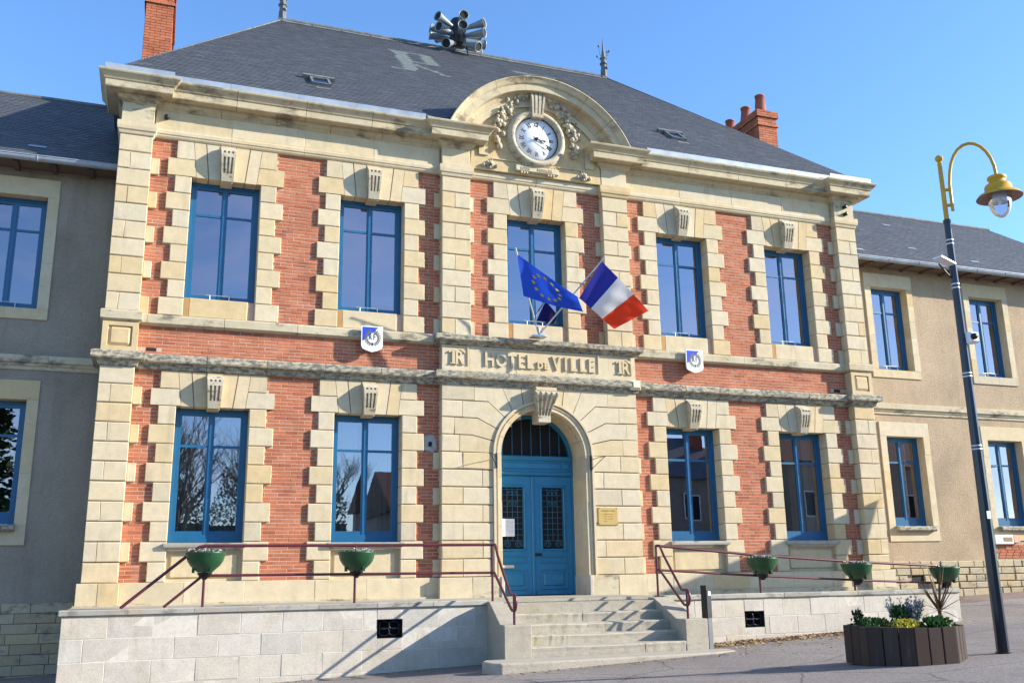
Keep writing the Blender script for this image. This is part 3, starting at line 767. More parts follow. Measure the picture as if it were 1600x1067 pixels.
# architrave mould under the frieze
AP = [(0.0, 7.955), (0.012, 7.965), (0.03, 7.99), (0.035, 8.02), (0.05, 8.03), (0.055, 8.09), (0.045, 8.11), (0.045, 8.14), (0.0, 8.15)]
CP = [(0.0, 7.885), (0.015, 7.90), (0.03, 7.95), (0.05, 7.97), (0.06, 8.03), (0.06, 8.12), (0.0, 8.15)]
for s in (-1, 1):
    if s < 0:
        MB().moulding([(-W, 0.69), (-W, YP), (-WI, YP), (-WI, YS)], CP).build('capital', M['stone'], hall)
        MB().moulding([(-PO, YS), (-PO, YC), (-PI_, YC), (-PI_, YS)], CP).build('capital', M['stone'], hall)
    else:
        MB().moulding([(WI, YS), (WI, YP), (W, YP), (W, 0.69)], CP).build('capital', M['stone'], hall)
        MB().moulding([(PI_, YS), (PI_, YC), (PO, YC), (PO, YS)], CP).build('capital', M['stone'], hall)
    n = 4; xa, xb = PO+0.02, WI-0.02; L = (xb-xa)/n
    me = MB().moulding([(0.002, 0), (L-0.002, 0)], AP).mesh('architrave_stone'); me.materials.append(M['stone'])
    for k in range(n): link('architrave_stone', me, M['stone'], hall, (xa+k*L if s > 0 else -xa-(k+1)*L, YS, 0))
    # frieze blocks
    n = 4; L = (xb-xa)/n
    for k in range(n):
        x0 = xa+k*L if s > 0 else -xa-(k+1)*L
        piece('frieze_stone', hall, M['stone'], x0, x0+L, YS-0.01, 0.05, 8.15, 8.51, 0.006, 0.004)
    a, b = (-W, -WI) if s < 0 else (WI, W)
    piece('frieze_stone', hall, M['stone_str'], a, b, YP, 0.69, 8.15, 8.51, 0.004, 0.004)
    a, b = (-PO, -PI_) if s < 0 else (PI_, PO)
    piece('frieze_stone', hall, M['stone'], a, b, YC, 0.05, 8.15, 8.51, 0.004, 0.004)
me = MB().moulding([(0.002, 0), (PI_-0.025, 0)], AP).mesh('architrave_stone'); me.materials.append(M['stone'])
for x0 in (-PI_+0.02, 0.003): link('architrave_stone', me, M['stone'], hall, (x0, YS, 0))
cov(-9, 9, 7.955, 9)
# bed mould and cornice
BM = [(0.0, 8.505), (0.015, 8.515), (0.02, 8.54), (0.07, 8.57), (0.085, 8.60), (0.10, 8.615), (0.11, 8.64), (0.0, 8.645)]
CO = [(0.09, 8.642), (0.265, 8.645), (0.285, 8.630), (0.297, 8.645), (0.302, 8.765), (0.322, 8.78), (0.332, 8.80), (0.358, 8.83), (0.385, 8.86), (0.41, 8.885), (0.42, 8.91), (0.42, 8.925), (0.0, 8.935)]
YF = YS-0.01
course('bed_mould_stone', M['cornice'], YF, BM, YP, YC, 5, cw=PO+0.06)
course('cornice_stone', M['cornice'], YF, CO, YP, YC, 4, cw=PO+0.06)
for s in (-1, 1):
    for nm, pf in (('bed_mould_stone', BM), ('cornice_stone', CO)):
        if s < 0: path = [(-PO-0.197, YF), (-PO-0.0, YF), (-PO-0.0, YC), (-PI_, YC), (-PI_, 0.02)]
        else: path = [(PI_, 0.02), (PI_, YC), (PO, YC), (PO, YF), (PO+0.197, YF)]
        MB().moulding(path, pf).build(nm, M['cornice'], hall)
# zinc gutters
for s in (-1, 1):
    GP = [(0.0, 8.93), (0.36, 8.93), (0.375, 8.94), (0.385, 9.05), (0.365, 9.055), (0.36, 8.95), (0.0, 8.95)]
    xa, xb = PO+0.42, WI-0.05; n = 4; L = (xb-xa)/n
    for k in range(n):
        x0 = xa+k*L if s > 0 else -xa-(k+1)*L
        MB().moulding([(x0, YF), (x0+L+0.004*(k % 2), YF+0.001*k)], GP).build('gutter', M['zinc'], hall)
    G2 = [(0.0, 8.935), (0.30, 8.935), (0.315, 8.945), (0.325, 9.06), (0.305, 9.065), (0.30, 8.955), (0.0, 8.955)]
    if s < 0: path = [(-W, 0.9), (-W, YP-0.02), (-WI+0.30, YP-0.02)]
    else: path = [(WI-0.30, YP-0.02), (W, YP-0.02), (W, 0.9)]
    MB().moulding(path, G2).build('gutter', M['zinc'], hall)

# ---- bricks of the facade: real bricks laid in stretcher bond wherever no stone covers the wall
BH, BP_ = 0.055, 0.066
rows = []
def bricks_in(x0, x1, z0, z1):
    n = int(round((z1-z0)/BP_)); p = (z1-z0)/n
    for r in range(n):
        za = z0+r*p; zc = za+p/2
        iv = [(x0, x1)]
        for a, b, c, d in covers:
            if c < zc < d:
                nv_ = []
                for u, v in iv:
                    if b <= u or a >= v: nv_.append((u, v)); continue
                    if a > u: nv_.append((u, a))
                    if b < v: nv_.append((b, v))
                iv = nv_
        for u, v in iv:
            if v-u < 0.03: continue
            off = (r % 2)*0.11+R.uniform(-0.012, 0.012)
            x = math.floor((u-off)/0.22)*0.22+off
            while x < v:
                a, b = max(x+0.004, u+0.002), min(x+0.216, v-0.002)
                if b-a > 0.03: rows.append((a, b, za+0.0042, za+p-0.0042))
                x += 0.22
bricks_in(-WI, WI, 0.0, 3.60); bricks_in(-WI, WI, 3.875, 4.39); bricks_in(-WI, WI, 4.60, 7.955)
HOLES = [(-7.33, 3.97), (7.30, 3.97)]
rows = [q for q in rows if not any(q[0] < hx+0.1 and q[1] > hx-0.06 and abs((q[2]+q[3])/2-hz) < 0.03 for hx, hz in HOLES)]
def seen(q):
    d = Vector(((q[0]+q[1])/2, 0, (q[2]+q[3])/2))-CAMP
    return (q[1]-q[0])*(q[3]-q[2])*d.y/d.length**3
rows.sort(key=seen, reverse=True)
BC = {}
def brick_mesh(wd, hg):
    k = (round(wd, 2), round(hg, 3))
    if k not in BC:
        me = MB().cbox(0, k[0], 0, 0.03, 0, hg, 0.004, 0.004).mesh('brick'); me.materials.append(M['brick']); BC[k] = me
    return BC[k]
for q in rows[:300]:
    wd = q[1]-q[0]; me = brick_mesh(wd, q[3]-q[2])
    o = link('brick', me, M['brick'], hall, (q[0], R.uniform(-0.003, 0.002), q[2]))
    o.scale.x = wd/round(wd, 2)
bm_ = MB()
for q in rows[300:]:
    dy = R.uniform(-0.003, 0.002)
    bm_.cbox(q[0], q[1], dy, 0.03, q[2], q[3], 0.004, 0.004)
stuff(bm_.build('brick', M['brick'], hall))
for hx, hz in HOLES: MB().box(hx-0.08, hx+0.09, -0.001, 0.003, hz-0.031, hz+0.031).build('putlog_hole', M['dark'], hall)
print('bricks', len(rows))

# patched brickwork, spouts and a pale repair on the string course
pm2 = MB(); rg = random.Random(21)
cx0, cz0 = -2.28, 2.47
pts = [(cx0+0.16*math.cos(a)*(0.8+0.4*rg.random()), cz0+0.17*math.sin(a)*(0.8+0.4*rg.random())) for a in [k*2*math.pi/11 for k in range(11)]]
pm2.prism(pts, -0.006, 0.004); pm2.build('mortar_patch', plain_mat('grey repair mortar', (0.36, 0.34, 0.32), 0.95, 0, 0.25, 0.1, 0.5, 12), hall)
MB().prism([(cx0-0.02, cz0-0.05), (cx0+0.05, cz0-0.06), (cx0+0.06, cz0+0.03), (cx0-0.01, cz0+0.04)], -0.009, 0.0).build('broken_hole', M['dark'], hall)
rg = random.Random(5)
MB().cbox(1.90, 2.14, -0.345, -0.25, 3.67, 3.865, 0.05, 0.045).build('stone_repair', plain_mat('pale repair', (0.68, 0.62, 0.46), 0.9, 0, 0.1, 0.1, 0.4, 12), hall)
for x, z, y in ((-7.36, 8.36, YS), (7.85, 8.40, YP), (7.85, 8.22, YP)):
    MB().lathe([(0.001, -0.10), (0.035, -0.10), (0.045, -0.09), (0.045, 0.02)], (x, y, z), 10, 'y').build('spout', M['black'], hall)
# ---- windows
def window_meshes(wd, hg, bar, thick_bottom):
    f = MB()
    def bars(x0, x1, y0, y1, z0, z1): f.box(x0, x1, y0, y1, z0, z1)
    fo = 0.065; cs = 0.055
    zb = 0.15 if thick_bottom else 0.075
    bars(0, fo, 0.0, 0.09, 0, hg); bars(wd-fo, wd, 0.0, 0.09, 0, hg)
    bars(fo, wd-fo, 0.0, 0.09, hg-fo, hg); bars(fo, wd-fo, 0.0, 0.09, 0, zb)
    c = wd/2
    ts = hg-bar
    panes = []
    for a, b in ((fo, c), (c, wd-fo)):
        f.box(a, a+cs, 0.018, 0.07, zb, hg-fo); f.box(b-cs, b, 0.018, 0.07, zb, hg-fo)
        f.box(a+cs, b-cs, 0.018, 0.07, zb, zb+0.06); f.box(a+cs, b-cs, 0.018, 0.07, hg-fo-cs, hg-fo)
        f.box(a+cs, b-cs, 0.025, 0.06, ts-0.022, ts+0.022)
        panes.append((a+cs, b-cs, zb+0.06, ts-0.022)); panes.append((a+cs, b-cs, ts+0.022, hg-fo-cs))
    f.box(c-0.028, c+0.028, 0.006, 0.03, zb, hg-fo)
    for k in (-1, 1): f.cbox(c+k*0.29-0.035, c+k*0.29+0.035, -0.004, 0.02, zb*0.42, zb*0.42+0.02, 0.004, 0.004) if thick_bottom else None
    pm = []
    for a, b, z0, z1 in panes:
        pm.append(MB().add([(a, 0.045, z0), (b, 0.045, z0), (b, 0.045, z1), (a, 0.045, z1)], [(0, 1, 2, 3)]).mesh('pane'))
    fm_ = f.mesh('window'); fm_.materials.append(M['blue'])
    for q in pm: q.materials.append(M['glass'])
    g = MB(); g.tube([(c-0.17, -0.05, 0.0), (c-0.17, -0.05, 0.13)], 0.008, 6); g.tube([(c+0.17, -0.05, 0.0), (c+0.17, -0.05, 0.13)], 0.008, 6)
    g.tube([(c-0.24, -0.05, 0.13), (c+0.24, -0.05, 0.13)], 0.008, 6)
    gm_ = g.mesh('guard_bar'); gm_.materials.append(M['steel'])
    rm = MB()
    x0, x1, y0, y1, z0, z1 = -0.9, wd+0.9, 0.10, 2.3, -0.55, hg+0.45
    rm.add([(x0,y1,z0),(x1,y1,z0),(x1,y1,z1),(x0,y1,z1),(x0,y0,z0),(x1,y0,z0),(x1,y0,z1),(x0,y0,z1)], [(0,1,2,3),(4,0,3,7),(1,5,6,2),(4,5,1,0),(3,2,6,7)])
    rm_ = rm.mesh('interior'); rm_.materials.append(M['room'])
    return fm_, pm, gm_, rm_
WMC = {}
def make_window(parent, xa, xb, zb, zt, y, bar=0.62, thick=False, guard=False, curtain=None):
    k = (round(xb-xa, 3), round(zt-zb, 3), bar, thick)
    if k not in WMC: WMC[k] = window_meshes(k[0], k[1], bar, thick)
    f, pm, g, rm = WMC[k]
    o = link('window', f, M['blue'], parent, (xa, y, zb))
    for q in pm: link('pane', q, M['glass'], o, (0, 0, 0), (R.uniform(-0.004, 0.004), 0, R.uniform(-0.005, 0.005)))
    if guard: link('guard_bar', g, M['steel'], o)
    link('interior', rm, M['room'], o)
    if curtain:
        for u0, u1 in curtain:
            wd = xb-xa
            link('curtain', MB().grid(lambda u, v: (wd*(u0+(u1-u0)*u), 0.22+0.022*math.sin(u*(u1-u0)*70)+0.01*math.sin(u*31), (zt-zb)*v), int(60*(u1-u0))+6, 1).mesh('curtain'), M['curtain'], o)
    return o
YW = 0.21
for a, b in OPEN_U: make_window(hall, a, b, ZU0, ZU1, YW, 0.62, False, True)
for i, (a, b) in enumerate(OPEN_L):
    make_window(hall, a, b, ZL0, ZL1, YW, 0.66, True, False, {0: [(0.03, 0.97)], 1: [(0.05, 0.42), (0.52, 0.97)], 3: [(0.72, 0.97)]}.get(i))
# ---- door
YD = 0.49
dz0, dz1 = -0.37, 1.95
door = MB()
def dbox(*a): door.box(*a)
for s in (-1, 1):
    def X(a, b): return (min(s*a, s*b), max(s*a, s*b))
# lintel panel and transom, fixed frame
fr = MB()
fr.box(-AR, -AR+0.035, YD-0.03, YD+0.06, dz0, AZ); fr.box(AR-0.035, AR, YD-0.03, YD+0.06, dz0, AZ)
fr.box(-AR+0.035, AR-0.035, YD-0.02, YD+0.06, 1.955, 2.335)
fr.moulding([(-AR+0.036, YD-0.02), (AR-0.036, YD-0.02)], [(0.0, 1.96), (0.03, 1.97), (0.045, 2.0), (0.03, 2.03), (0.0, 2.04)])
fr.moulding([(-AR+0.036, YD-0.02), (AR-0.036, YD-0.02)], [(0.0, 2.25), (0.03, 2.26), (0.06, 2.30), (0.07, 2.335), (0.0, 2.36)])
fr.cbox(-0.62, 0.62, YD-0.045, YD, 2.09, 2.21, 0.012, 0.012)
for s in (-1, 1): fr.cbox(s*0.74-0.06, s*0.74+0.06, YD-0.045, YD, 2.09, 2.21, 0.012, 0.012)
n = 20
A = [arcpt(AR-0.002, math.pi*k/n) for k in range(n+1)]; B = [arcpt(AR-0.075, math.pi*k/n) for k in range(n+1)]
vs = [(p[0], YD-0.02, p[1]) for p in A]+[(p[0], YD-0.02, p[1]) for p in B]+[(p[0], YD+0.05, p[1]) for p in B]
fr.add(vs, [(k+1, k, n+1+k, n+2+k) for k in range(n)]+[(n+2+k, n+1+k, 2*n+2+k, 2*n+3+k) for k in range(n)])
dframe = fr.build('door_frame', M['door'], hall)
bars = MB()
for k in range(-3, 4):
    x = k*0.205; top = math.sqrt((AR-0.07)**2-x*x)
    bars.tube([(x, YD+0.02, 2.34), (x, YD+0.02, AZ+top)], 0.010, 6)
bars.build('fanlight_bar', M['iron'], dframe)
MB().prism([(-0.83, 2.34)]+[arcpt(0.83, math.pi*(1-k/16)) for k in range(17)][::-1][::-1] if False else [arcpt(0.83, math.pi*k/16) for k in range(17)][::-1], YD+0.08, YD+0.09).build('fanlight_pane', M['dark'], dframe)
def leaf(s):
    m_ = MB()
    x0, x1 = (-AR+0.037, -0.028) if s < 0 else (0.028, AR-0.037)
    g0, g1 = x0+0.19, x1-0.17               # glazed opening
    if s > 0: g0, g1 = x0+0.17, x1-0.19
    zb, zt = dz0+0.01, 1.945
    ga, gb = 0.52, 1.72
    # stiles and rails
    m_.box(x0, g0, YD, YD+0.05, zb, zt); m_.box(g1, x1, YD, YD+0.05, zb, zt)
    m_.box(g0, g1, YD, YD+0.05, gb, zt); m_.box(g0, g1, YD, YD+0.05, zb, ga)
    # bead round the glass
    t_ = 0.04
    for a, b, c, d in ((g0-t_, g1+t_, ga-t_, ga), (g0-t_, g1+t_, gb, gb+t_), (g0-t_, g0, ga, gb), (g1, g1+t_, ga, gb)):
        m_.cbox(a, b, YD-0.028, YD, c, d, 0.012, 0.012)
    o = m_.build('door_leaf', M['door'], hall)
    # raised panels, lower and middle
    pp = MB()
    for z0, z1 in ((zb+0.10, 0.12), (0.24, 0.38)):
        for t0, dep in ((0.0, 0.018), (0.03, 0.004), (0.07, 0.022)):
            a, b = g0-0.06+t0, g1+0.06-t0
            if dep == 0.004: continue
            if t0 == 0.0:
                for q in ((a, b, z0, z0+0.025), (a, b, z1-0.025, z1), (a, a+0.025, z0+0.025, z1-0.025), (b-0.025, b, z0+0.025, z1-0.025)):
                    pp.cbox(q[0], q[1], YD-dep, YD, q[2], q[3], 0.007, 0.007)
            elif z1-z0 > 0.3: pp.cbox(a, b, YD-dep, YD, z0+t0, z1-t0, 0.02, 0.02)
    pp.build('door_panel', M['door'], o)
    kick = MB().cbox(x0+0.02, x1-0.02, YD-0.014, YD, zb+0.0, zb+0.07, 0.006, 0.006); kick.build('kick_rail', M['door'], o)
    MB().add([(g0, YD+0.04, ga), (g1, YD+0.04, ga), (g1, YD+0.04, gb), (g0, YD+0.04, gb)], [(0, 1, 2, 3)]).build('pane', M['dark'], o)
    gr = MB(); y = YD+0.008; wd = g1-g0
    nx, nz = 4, 9
    zt_ = ga+0.16
    for i in range(nx+1): gr.tube([(g0+0.012+(wd-0.024)*i/nx, y, ga+0.01 if i in (0, nx) else zt_), (g0+0.012+(wd-0.024)*i/nx, y, gb-0.01)], 0.006, 5)
    for j in range(nz+1):
        z = zt_+(gb-0.04-zt_)*j/nz; gr.tube([(g0+0.01, y, z), (g1-0.01, y, z)], 0.006, 5)
    for sg in (-1, 1):                        # scrolls
        cx = (g0+g1)/2+sg*wd*0.25; cz = ga+0.085
        gr.tube([(cx+sg*(0.082-0.068*t/22)*math.cos(-0.6+t*0.52), y, cz+(0.075-0.062*t/22)*math.sin(-0.6+t*0.52)) for t in range(23)], 0.007, 5)
        for cz2, rr in ((1.60, 0.055), (1.40, 0.045)):
            gr.tube([((g0+g1)/2+sg*(0.05+rr*math.cos(t*0.55)*(1-t/26)), y-0.004, cz2+rr*math.sin(t*0.55)*(1-t/26)) for t in range(16)], 0.006, 5)
    gr.build('door_grille', M['iron'], o)
    return o
lf = leaf(-1); rl = leaf(1)
MB().cbox(-0.028, 0.028, YD-0.03, YD+0.04, dz0+0.01, 1.945, 0.012, 0.004).build('meeting_stile', M['door'], rl)
hm = MB(); hm.box(0.04, 0.11, YD-0.03, YD, 0.385, 0.435); hm.lathe([(0.001, -0.075), (0.028, -0.07), (0.032, -0.055), (0.02, -0.035), (0.012, -0.0)], (0.13, YD, 0.41), 12, 'y')
hm.build('handle', M['black'], rl)
MB().cbox(-0.69, -0.42, YD-0.035, YD, 0.155, 0.215, 0.008, 0.008).build('letter_slot', plain_mat('pale brushed metal', (0.55, 0.53, 0.46), 0.4, 0.2), lf)
MB().box(-AR-0.03, AR+0.03, YC, 0.75, -0.46, -0.375).build('threshold', M['steps'], hall)
MB().box(-1.2, 1.2, YD+0.10, YD+0.14, -0.5, 3.4).build('interior', M['dark'], hall)
nb = MB().box(-0.665, -0.405, YD-0.042, YD-0.038, 0.76, 1.10)
o = nb.build('notice_sheet', M['paper']); tag(o, 'white paper notice taped on the grille of the blue door', 'notice')
pm_ = MB()
for i in range(9):
    z = 1.055-i*0.026; pm_.box(-0.635, -0.635+(0.20 if i % 3 else 0.13), YD-0.0435, YD-0.0425, z, z+0.006)
pm_.build('print', plain_mat('faded print', (0.45, 0.46, 0.5), 0.8), o)
# door keystone console
mb = MB(); ztop, zbot = 3.53, 2.93
fr_ = [0, 0.06, 0.07, 0.22, 0.23, 0.30, 0.31, 0.46, 0.47, 0.54, 0.55, 0.70, 0.71, 0.78, 0.79, 0.93, 0.94, 1.0]
us = [0, 0.02, 0.06, 0.1, 0.16, 0.24, 0.34, 0.46, 0.6, 0.74, 0.78, 0.79, 0.9, 1.0]
uu = us[::-1]; zz = [ztop-u*(ztop-zbot) for u in uu]
def kprof(u):
    if u < 0.14: return 0.20+0.10*math.sin(u/0.14*math.pi*0.5)
    return 0.30-0.24*min(1, (u-0.14)/0.62)**0.75+(0.02 if u > 0.785 else 0)
def kyf(i, j):
    u = uu[j]; rib = (i//2) % 2 == 0
    k = max(0, min(7, (i-1)//2))
    groove = i in (2, 3, 6, 7, 10, 11, 14, 15)
    return YC-kprof(u)+(0.035 if groove and 0.03 < u < 0.785 else 0)
def kxs(z):
    u = (ztop-z)/(ztop-zbot); wd = 0.50-0.24*min(1, u/0.7)
    return [-wd/2+f*wd for f in fr_]
mb.hf(kxs, zz, kyf, 0.1); mb.build('door_keystone', M['carved'], hall)
MB().cbox(-0.22, 0.22, YC-0.2, 0.02, 3.53, 3.605, 0.01, 0.01).build('door_keystone_cap', M['stone'], hall)
# iron lamp hooks beside the arch
for s in (-1, 1):
    x = s*1.0
    h_ = MB(); h_.box(x-0.015, x+0.015, YC-0.05, YC, 2.02, 2.30)
    h_.tube([(x, YC-0.05, 2.22), (x+s*0.10, YC-0.16, 2.26), (x+s*0.22, YC-0.26, 2.27)], 0.007, 5)
    h_.tube([(x, YC-0.05, 2.04), (x+s*0.10, YC-0.15, 2.16), (x+s*0.20, YC-0.25, 2.27)], 0.007, 5)
    h_.build('iron_hook', M['black'], hall)
# brass plaque
pq = MB().cbox(1.12, 1.54, YC-0.018, YC-0.001, 0.95, 1.29, 0.004, 0.004).build('brass_plaque', M['brass'])
tag(pq, 'small brass plaque with engraved opening times right of the door arch', 'plaque')
tm = MB()
join_text(tm, 'SECRETARIAT DE MAIRIE', 0.036, 0.0008, (1.33, YC-0.0188, 1.215), 0.0, 0.72)
for i, (a, b) in enumerate(((1.235, 1.44), (1.235, 1.29), (1.33, 1.44), (1.235, 1.29), (1.33, 1.44), (1.235, 1.29))):   # lines too worn to read
    z = 1.165-0.045*((i+1)//2)-0.01
    tm.box(a, b, YC-0.0190, YC-0.0175, z, z+0.012)
tm.build('engraving', M['brown'], pq)
sm = MB()
for x in (1.14, 1.52):
    for z in (0.97, 1.27): sm.lathe([(0.001, -0.022), (0.009, -0.021), (0.009, -0.0)], (x, YC, z), 8, 'y')
sm.build('screw', M['black'], pq)
# ---- pediment and clock
PR, PZ = 2.23, 8.01
PP = [(PR, 0.0), (PR, -0.40), (PR-0.02, -0.405), (PR-0.05, -0.375), (PR-0.12, -0.33), (PR-0.135, -0.31), (PR-0.14, -0.29), (PR-0.27, -0.275), (PR-0.275, -0.26), (PR-0.28, -0.12), (PR-0.31, -0.10), (PR-0.36, -0.06), (PR-0.40, -0.05), (PR-0.41, -0.005), (PR-0.41, 0.1)]
half = math.asin(2.04/PR)
nst = 7
for k in range(nst):
    a0 = -half+2*half*k/nst+0.0015; a1 = -half+2*half*(k+1)/nst-0.0015; q = 8
    m_ = MB(); vs = []; K = len(PP)
    for i in range(q+1):
        a = a0+(a1-a0)*i/q
        for r, y in PP: vs.append((r*math.sin(a), YC+y, PZ+r*math.cos(a)))
    fs = [(i*K+j, i*K+j+1, (i+1)*K+j+1, (i+1)*K+j) for i in range(q) for j in range(K-1)]
    m_.add(vs, fs); m_.add(vs[:K], [tuple(range(K))]); m_.add(vs[-K:], [tuple(range(K-1, -1, -1))])
    m_.build('pediment_stone', M['cornice'], hall)
# zinc covered barrel behind it
vs = []; q = 40
for i in range(q+1):
    a = -half+2*half*i/q
    for y in (-0.405, 1.3): vs.append(((PR+0.012)*math.sin(a), YC+y, PZ+(PR+0.012)*math.cos(a)))
MB().add(vs, [(2*i, 2*i+2, 2*i+3, 2*i+1) for i in range(q)], True).build('pediment_roof', M['lead'], hall)
# tympanum
ty = MB(); q = 24; rr = PR-0.40
ha = math.acos((8.15-PZ)/rr)
arc = [(rr*math.sin(-ha+2*ha*i/q), PZ+rr*math.cos(-ha+2*ha*i/q)) for i in range(q+1)]
ty.prism([(-PI_, 8.15), (PI_, 8.15)]+[p for p in arc[::-1] if abs(p[0]) < PI_-0.001 and p[1] > 8.16], YC+0.01, 0.3)
ty.build('tympanum', M['stone'], hall)
# stepped panel frame on the tympanum
pf = MB()
r1, r2_ = rr-0.14, rr-0.0
for a0, a1 in ((-1.05, 1.05),):
    A = [(r1*math.sin(a0+(a1-a0)*i/20), PZ+r1*math.cos(a0+(a1-a0)*i/20)) for i in range(21)]
    B = [(r2_*math.sin(a0+(a1-a0)*i/20), PZ+r2_*math.cos(a0+(a1-a0)*i/20)) for i in range(21)]
    vs = [(p[0], YC-0.035, p[1]) for p in A]+[(p[0], YC-0.035, p[1]) for p in B]+[(p[0], YC+0.02, p[1]) for p in A]
    pf.add(vs, [(i, i+1, 22+i, 21+i) for i in range(20)]+[(i+1, i, 42+i, 43+i) for i in range(20)])
for s in (-1, 1):
    pf.box(min(s*1.10, s*1.30), max(s*1.10, s*1.30), YC-0.028, YC+0.02, 8.46, 8.92)
    pf.box(min(s*0.45, s*1.02), max(s*0.45, s*1.02), YC-0.02, YC+0.02, 8.40, 8.415)
    pf.box(min(s*1.005, s*1.02), max(s*1.005, s*1.02), YC-0.02, YC+0.02, 8.20, 8.40)
pf.build('tympanum_frame', M['stone'], hall)
# clock surround
CX, CZ = -0.025, 8.965
ck = MB()
ck.lathe([(0.495, 0.0), (0.495, -0.05), (0.505, -0.10), (0.53, -0.135), (0.57, -0.145), (0.61, -0.13), (0.635, -0.09), (0.64, -0.05), (0.66, -0.045), (0.66, 0.02)], (CX, YC, CZ), 48, 'y')
ck.build('clock_surround', M['carved'], hall)
dial = MB().lathe([(0.0005, 0.0), (0.49, 0.0), (0.492, 0.02)], (CX, YC-0.035, CZ), 48, 'y').build('clock', M['white'], hall)
rim = MB().lathe([(0.478, -0.002), (0.478, -0.014), (0.494, -0.014), (0.494, 0.0)], (CX, YC-0.035, CZ), 48, 'y').build('clock_rim', M['black'], dial)
ROM = ['XII', 'I', 'II', 'III', 'IIII', 'V', 'VI', 'VII', 'VIII', 'IX', 'X', 'XI']
for k, tx in enumerate(ROM):
    a = math.radians(30*k); rr_ = 0.335
    px, pz = CX+rr_*math.sin(a), CZ+rr_*math.cos(a)
    nm = MB(); join_text(nm, tx, 0.15, 0.001, (px-0.052*math.sin(a), YC-0.037, pz-0.052*math.cos(a)), 0.004, 0.62, -a); nm.build('numeral', M['ink'], dial)
tk = MB()
join_text(tk, 'LUSSAULT', 0.045, 0.0005, (CX, YC-0.037, CZ+0.14), 0, 0.9) if False else None
for k in range(60):
    a = math.radians(6*k); l = 0.016 if k % 5 else 0.03
    c_, s_ = math.cos(a), math.sin(a); w_ = 0.003
    P = [(-w_, 0.472-l), (w_, 0.472-l), (w_, 0.472), (-w_, 0.472)]
    tk.add([(CX+x*c_+z*s_, YC-0.0365, CZ-x*s_+z*c_) for x, z in P], [(0, 1, 2, 3)])
tk.build('minute_mark', M['ink'], dial)
def hand(name, ang, L, wd, y, tail):
    a = math.radians(ang); c_, s_ = math.cos(a), math.sin(a)
    P = [(-wd*0.5, -tail), (wd*0.5, -tail), (wd*0.8, L*0.55), (wd*1.9, L*0.66), (wd*0.7, L*0.78), (0, L), (-wd*0.7, L*0.78), (-wd*1.9, L*0.66), (-wd*0.8, L*0.55)]
    MB().prism([(CX+x*c_+z*s_, CZ-x*s_+z*c_) for x, z in P], y, y+0.006).build(name, M['ink'], dial)
hand('hour_hand', 100, 0.27, 0.019, YC-0.065, 0.07); hand('minute_hand', 120, 0.41, 0.013, YC-0.075, 0.10)
MB().lathe([(0.001, -0.075), (0.03, -0.07), (0.03, -0.0)], (CX, YC-0.035, CZ), 14, 'y').build('clock_hub', M['ink'], dial)
# keystone over the clock
mb = MB(); zt_, zb_ = 10.0+0.0, 9.42
us2 = [0, 0.04, 0.1, 0.2, 0.4, 0.6, 0.8, 0.86, 0.865, 1.0][::-1]
zz2 = [zt_-0.02-u*(zt_-0.02-zb_) for u in us2]
fr2 = [0, 0.14, 0.15, 0.26, 0.27, 0.44, 0.45, 0.55, 0.56, 0.73, 0.74, 0.85, 0.86, 1.0]
mb.hf(lambda z: [CX-0.5*(0.24+0.09*(z-zb_)/0.58)+f*(0.24+0.09*(z-zb_)/0.58) for f in fr2], zz2, lambda i, j: YC-0.17-0.07*math.sin(min(1, us2[j]/0.3)*math.pi/2)+0.08*us2[j]+(0.03 if i in (2, 3, 6, 7, 10, 11) and us2[j] < 0.862 else 0), 0.0)
mb.build('clock_keystone', M['carved'], hall)
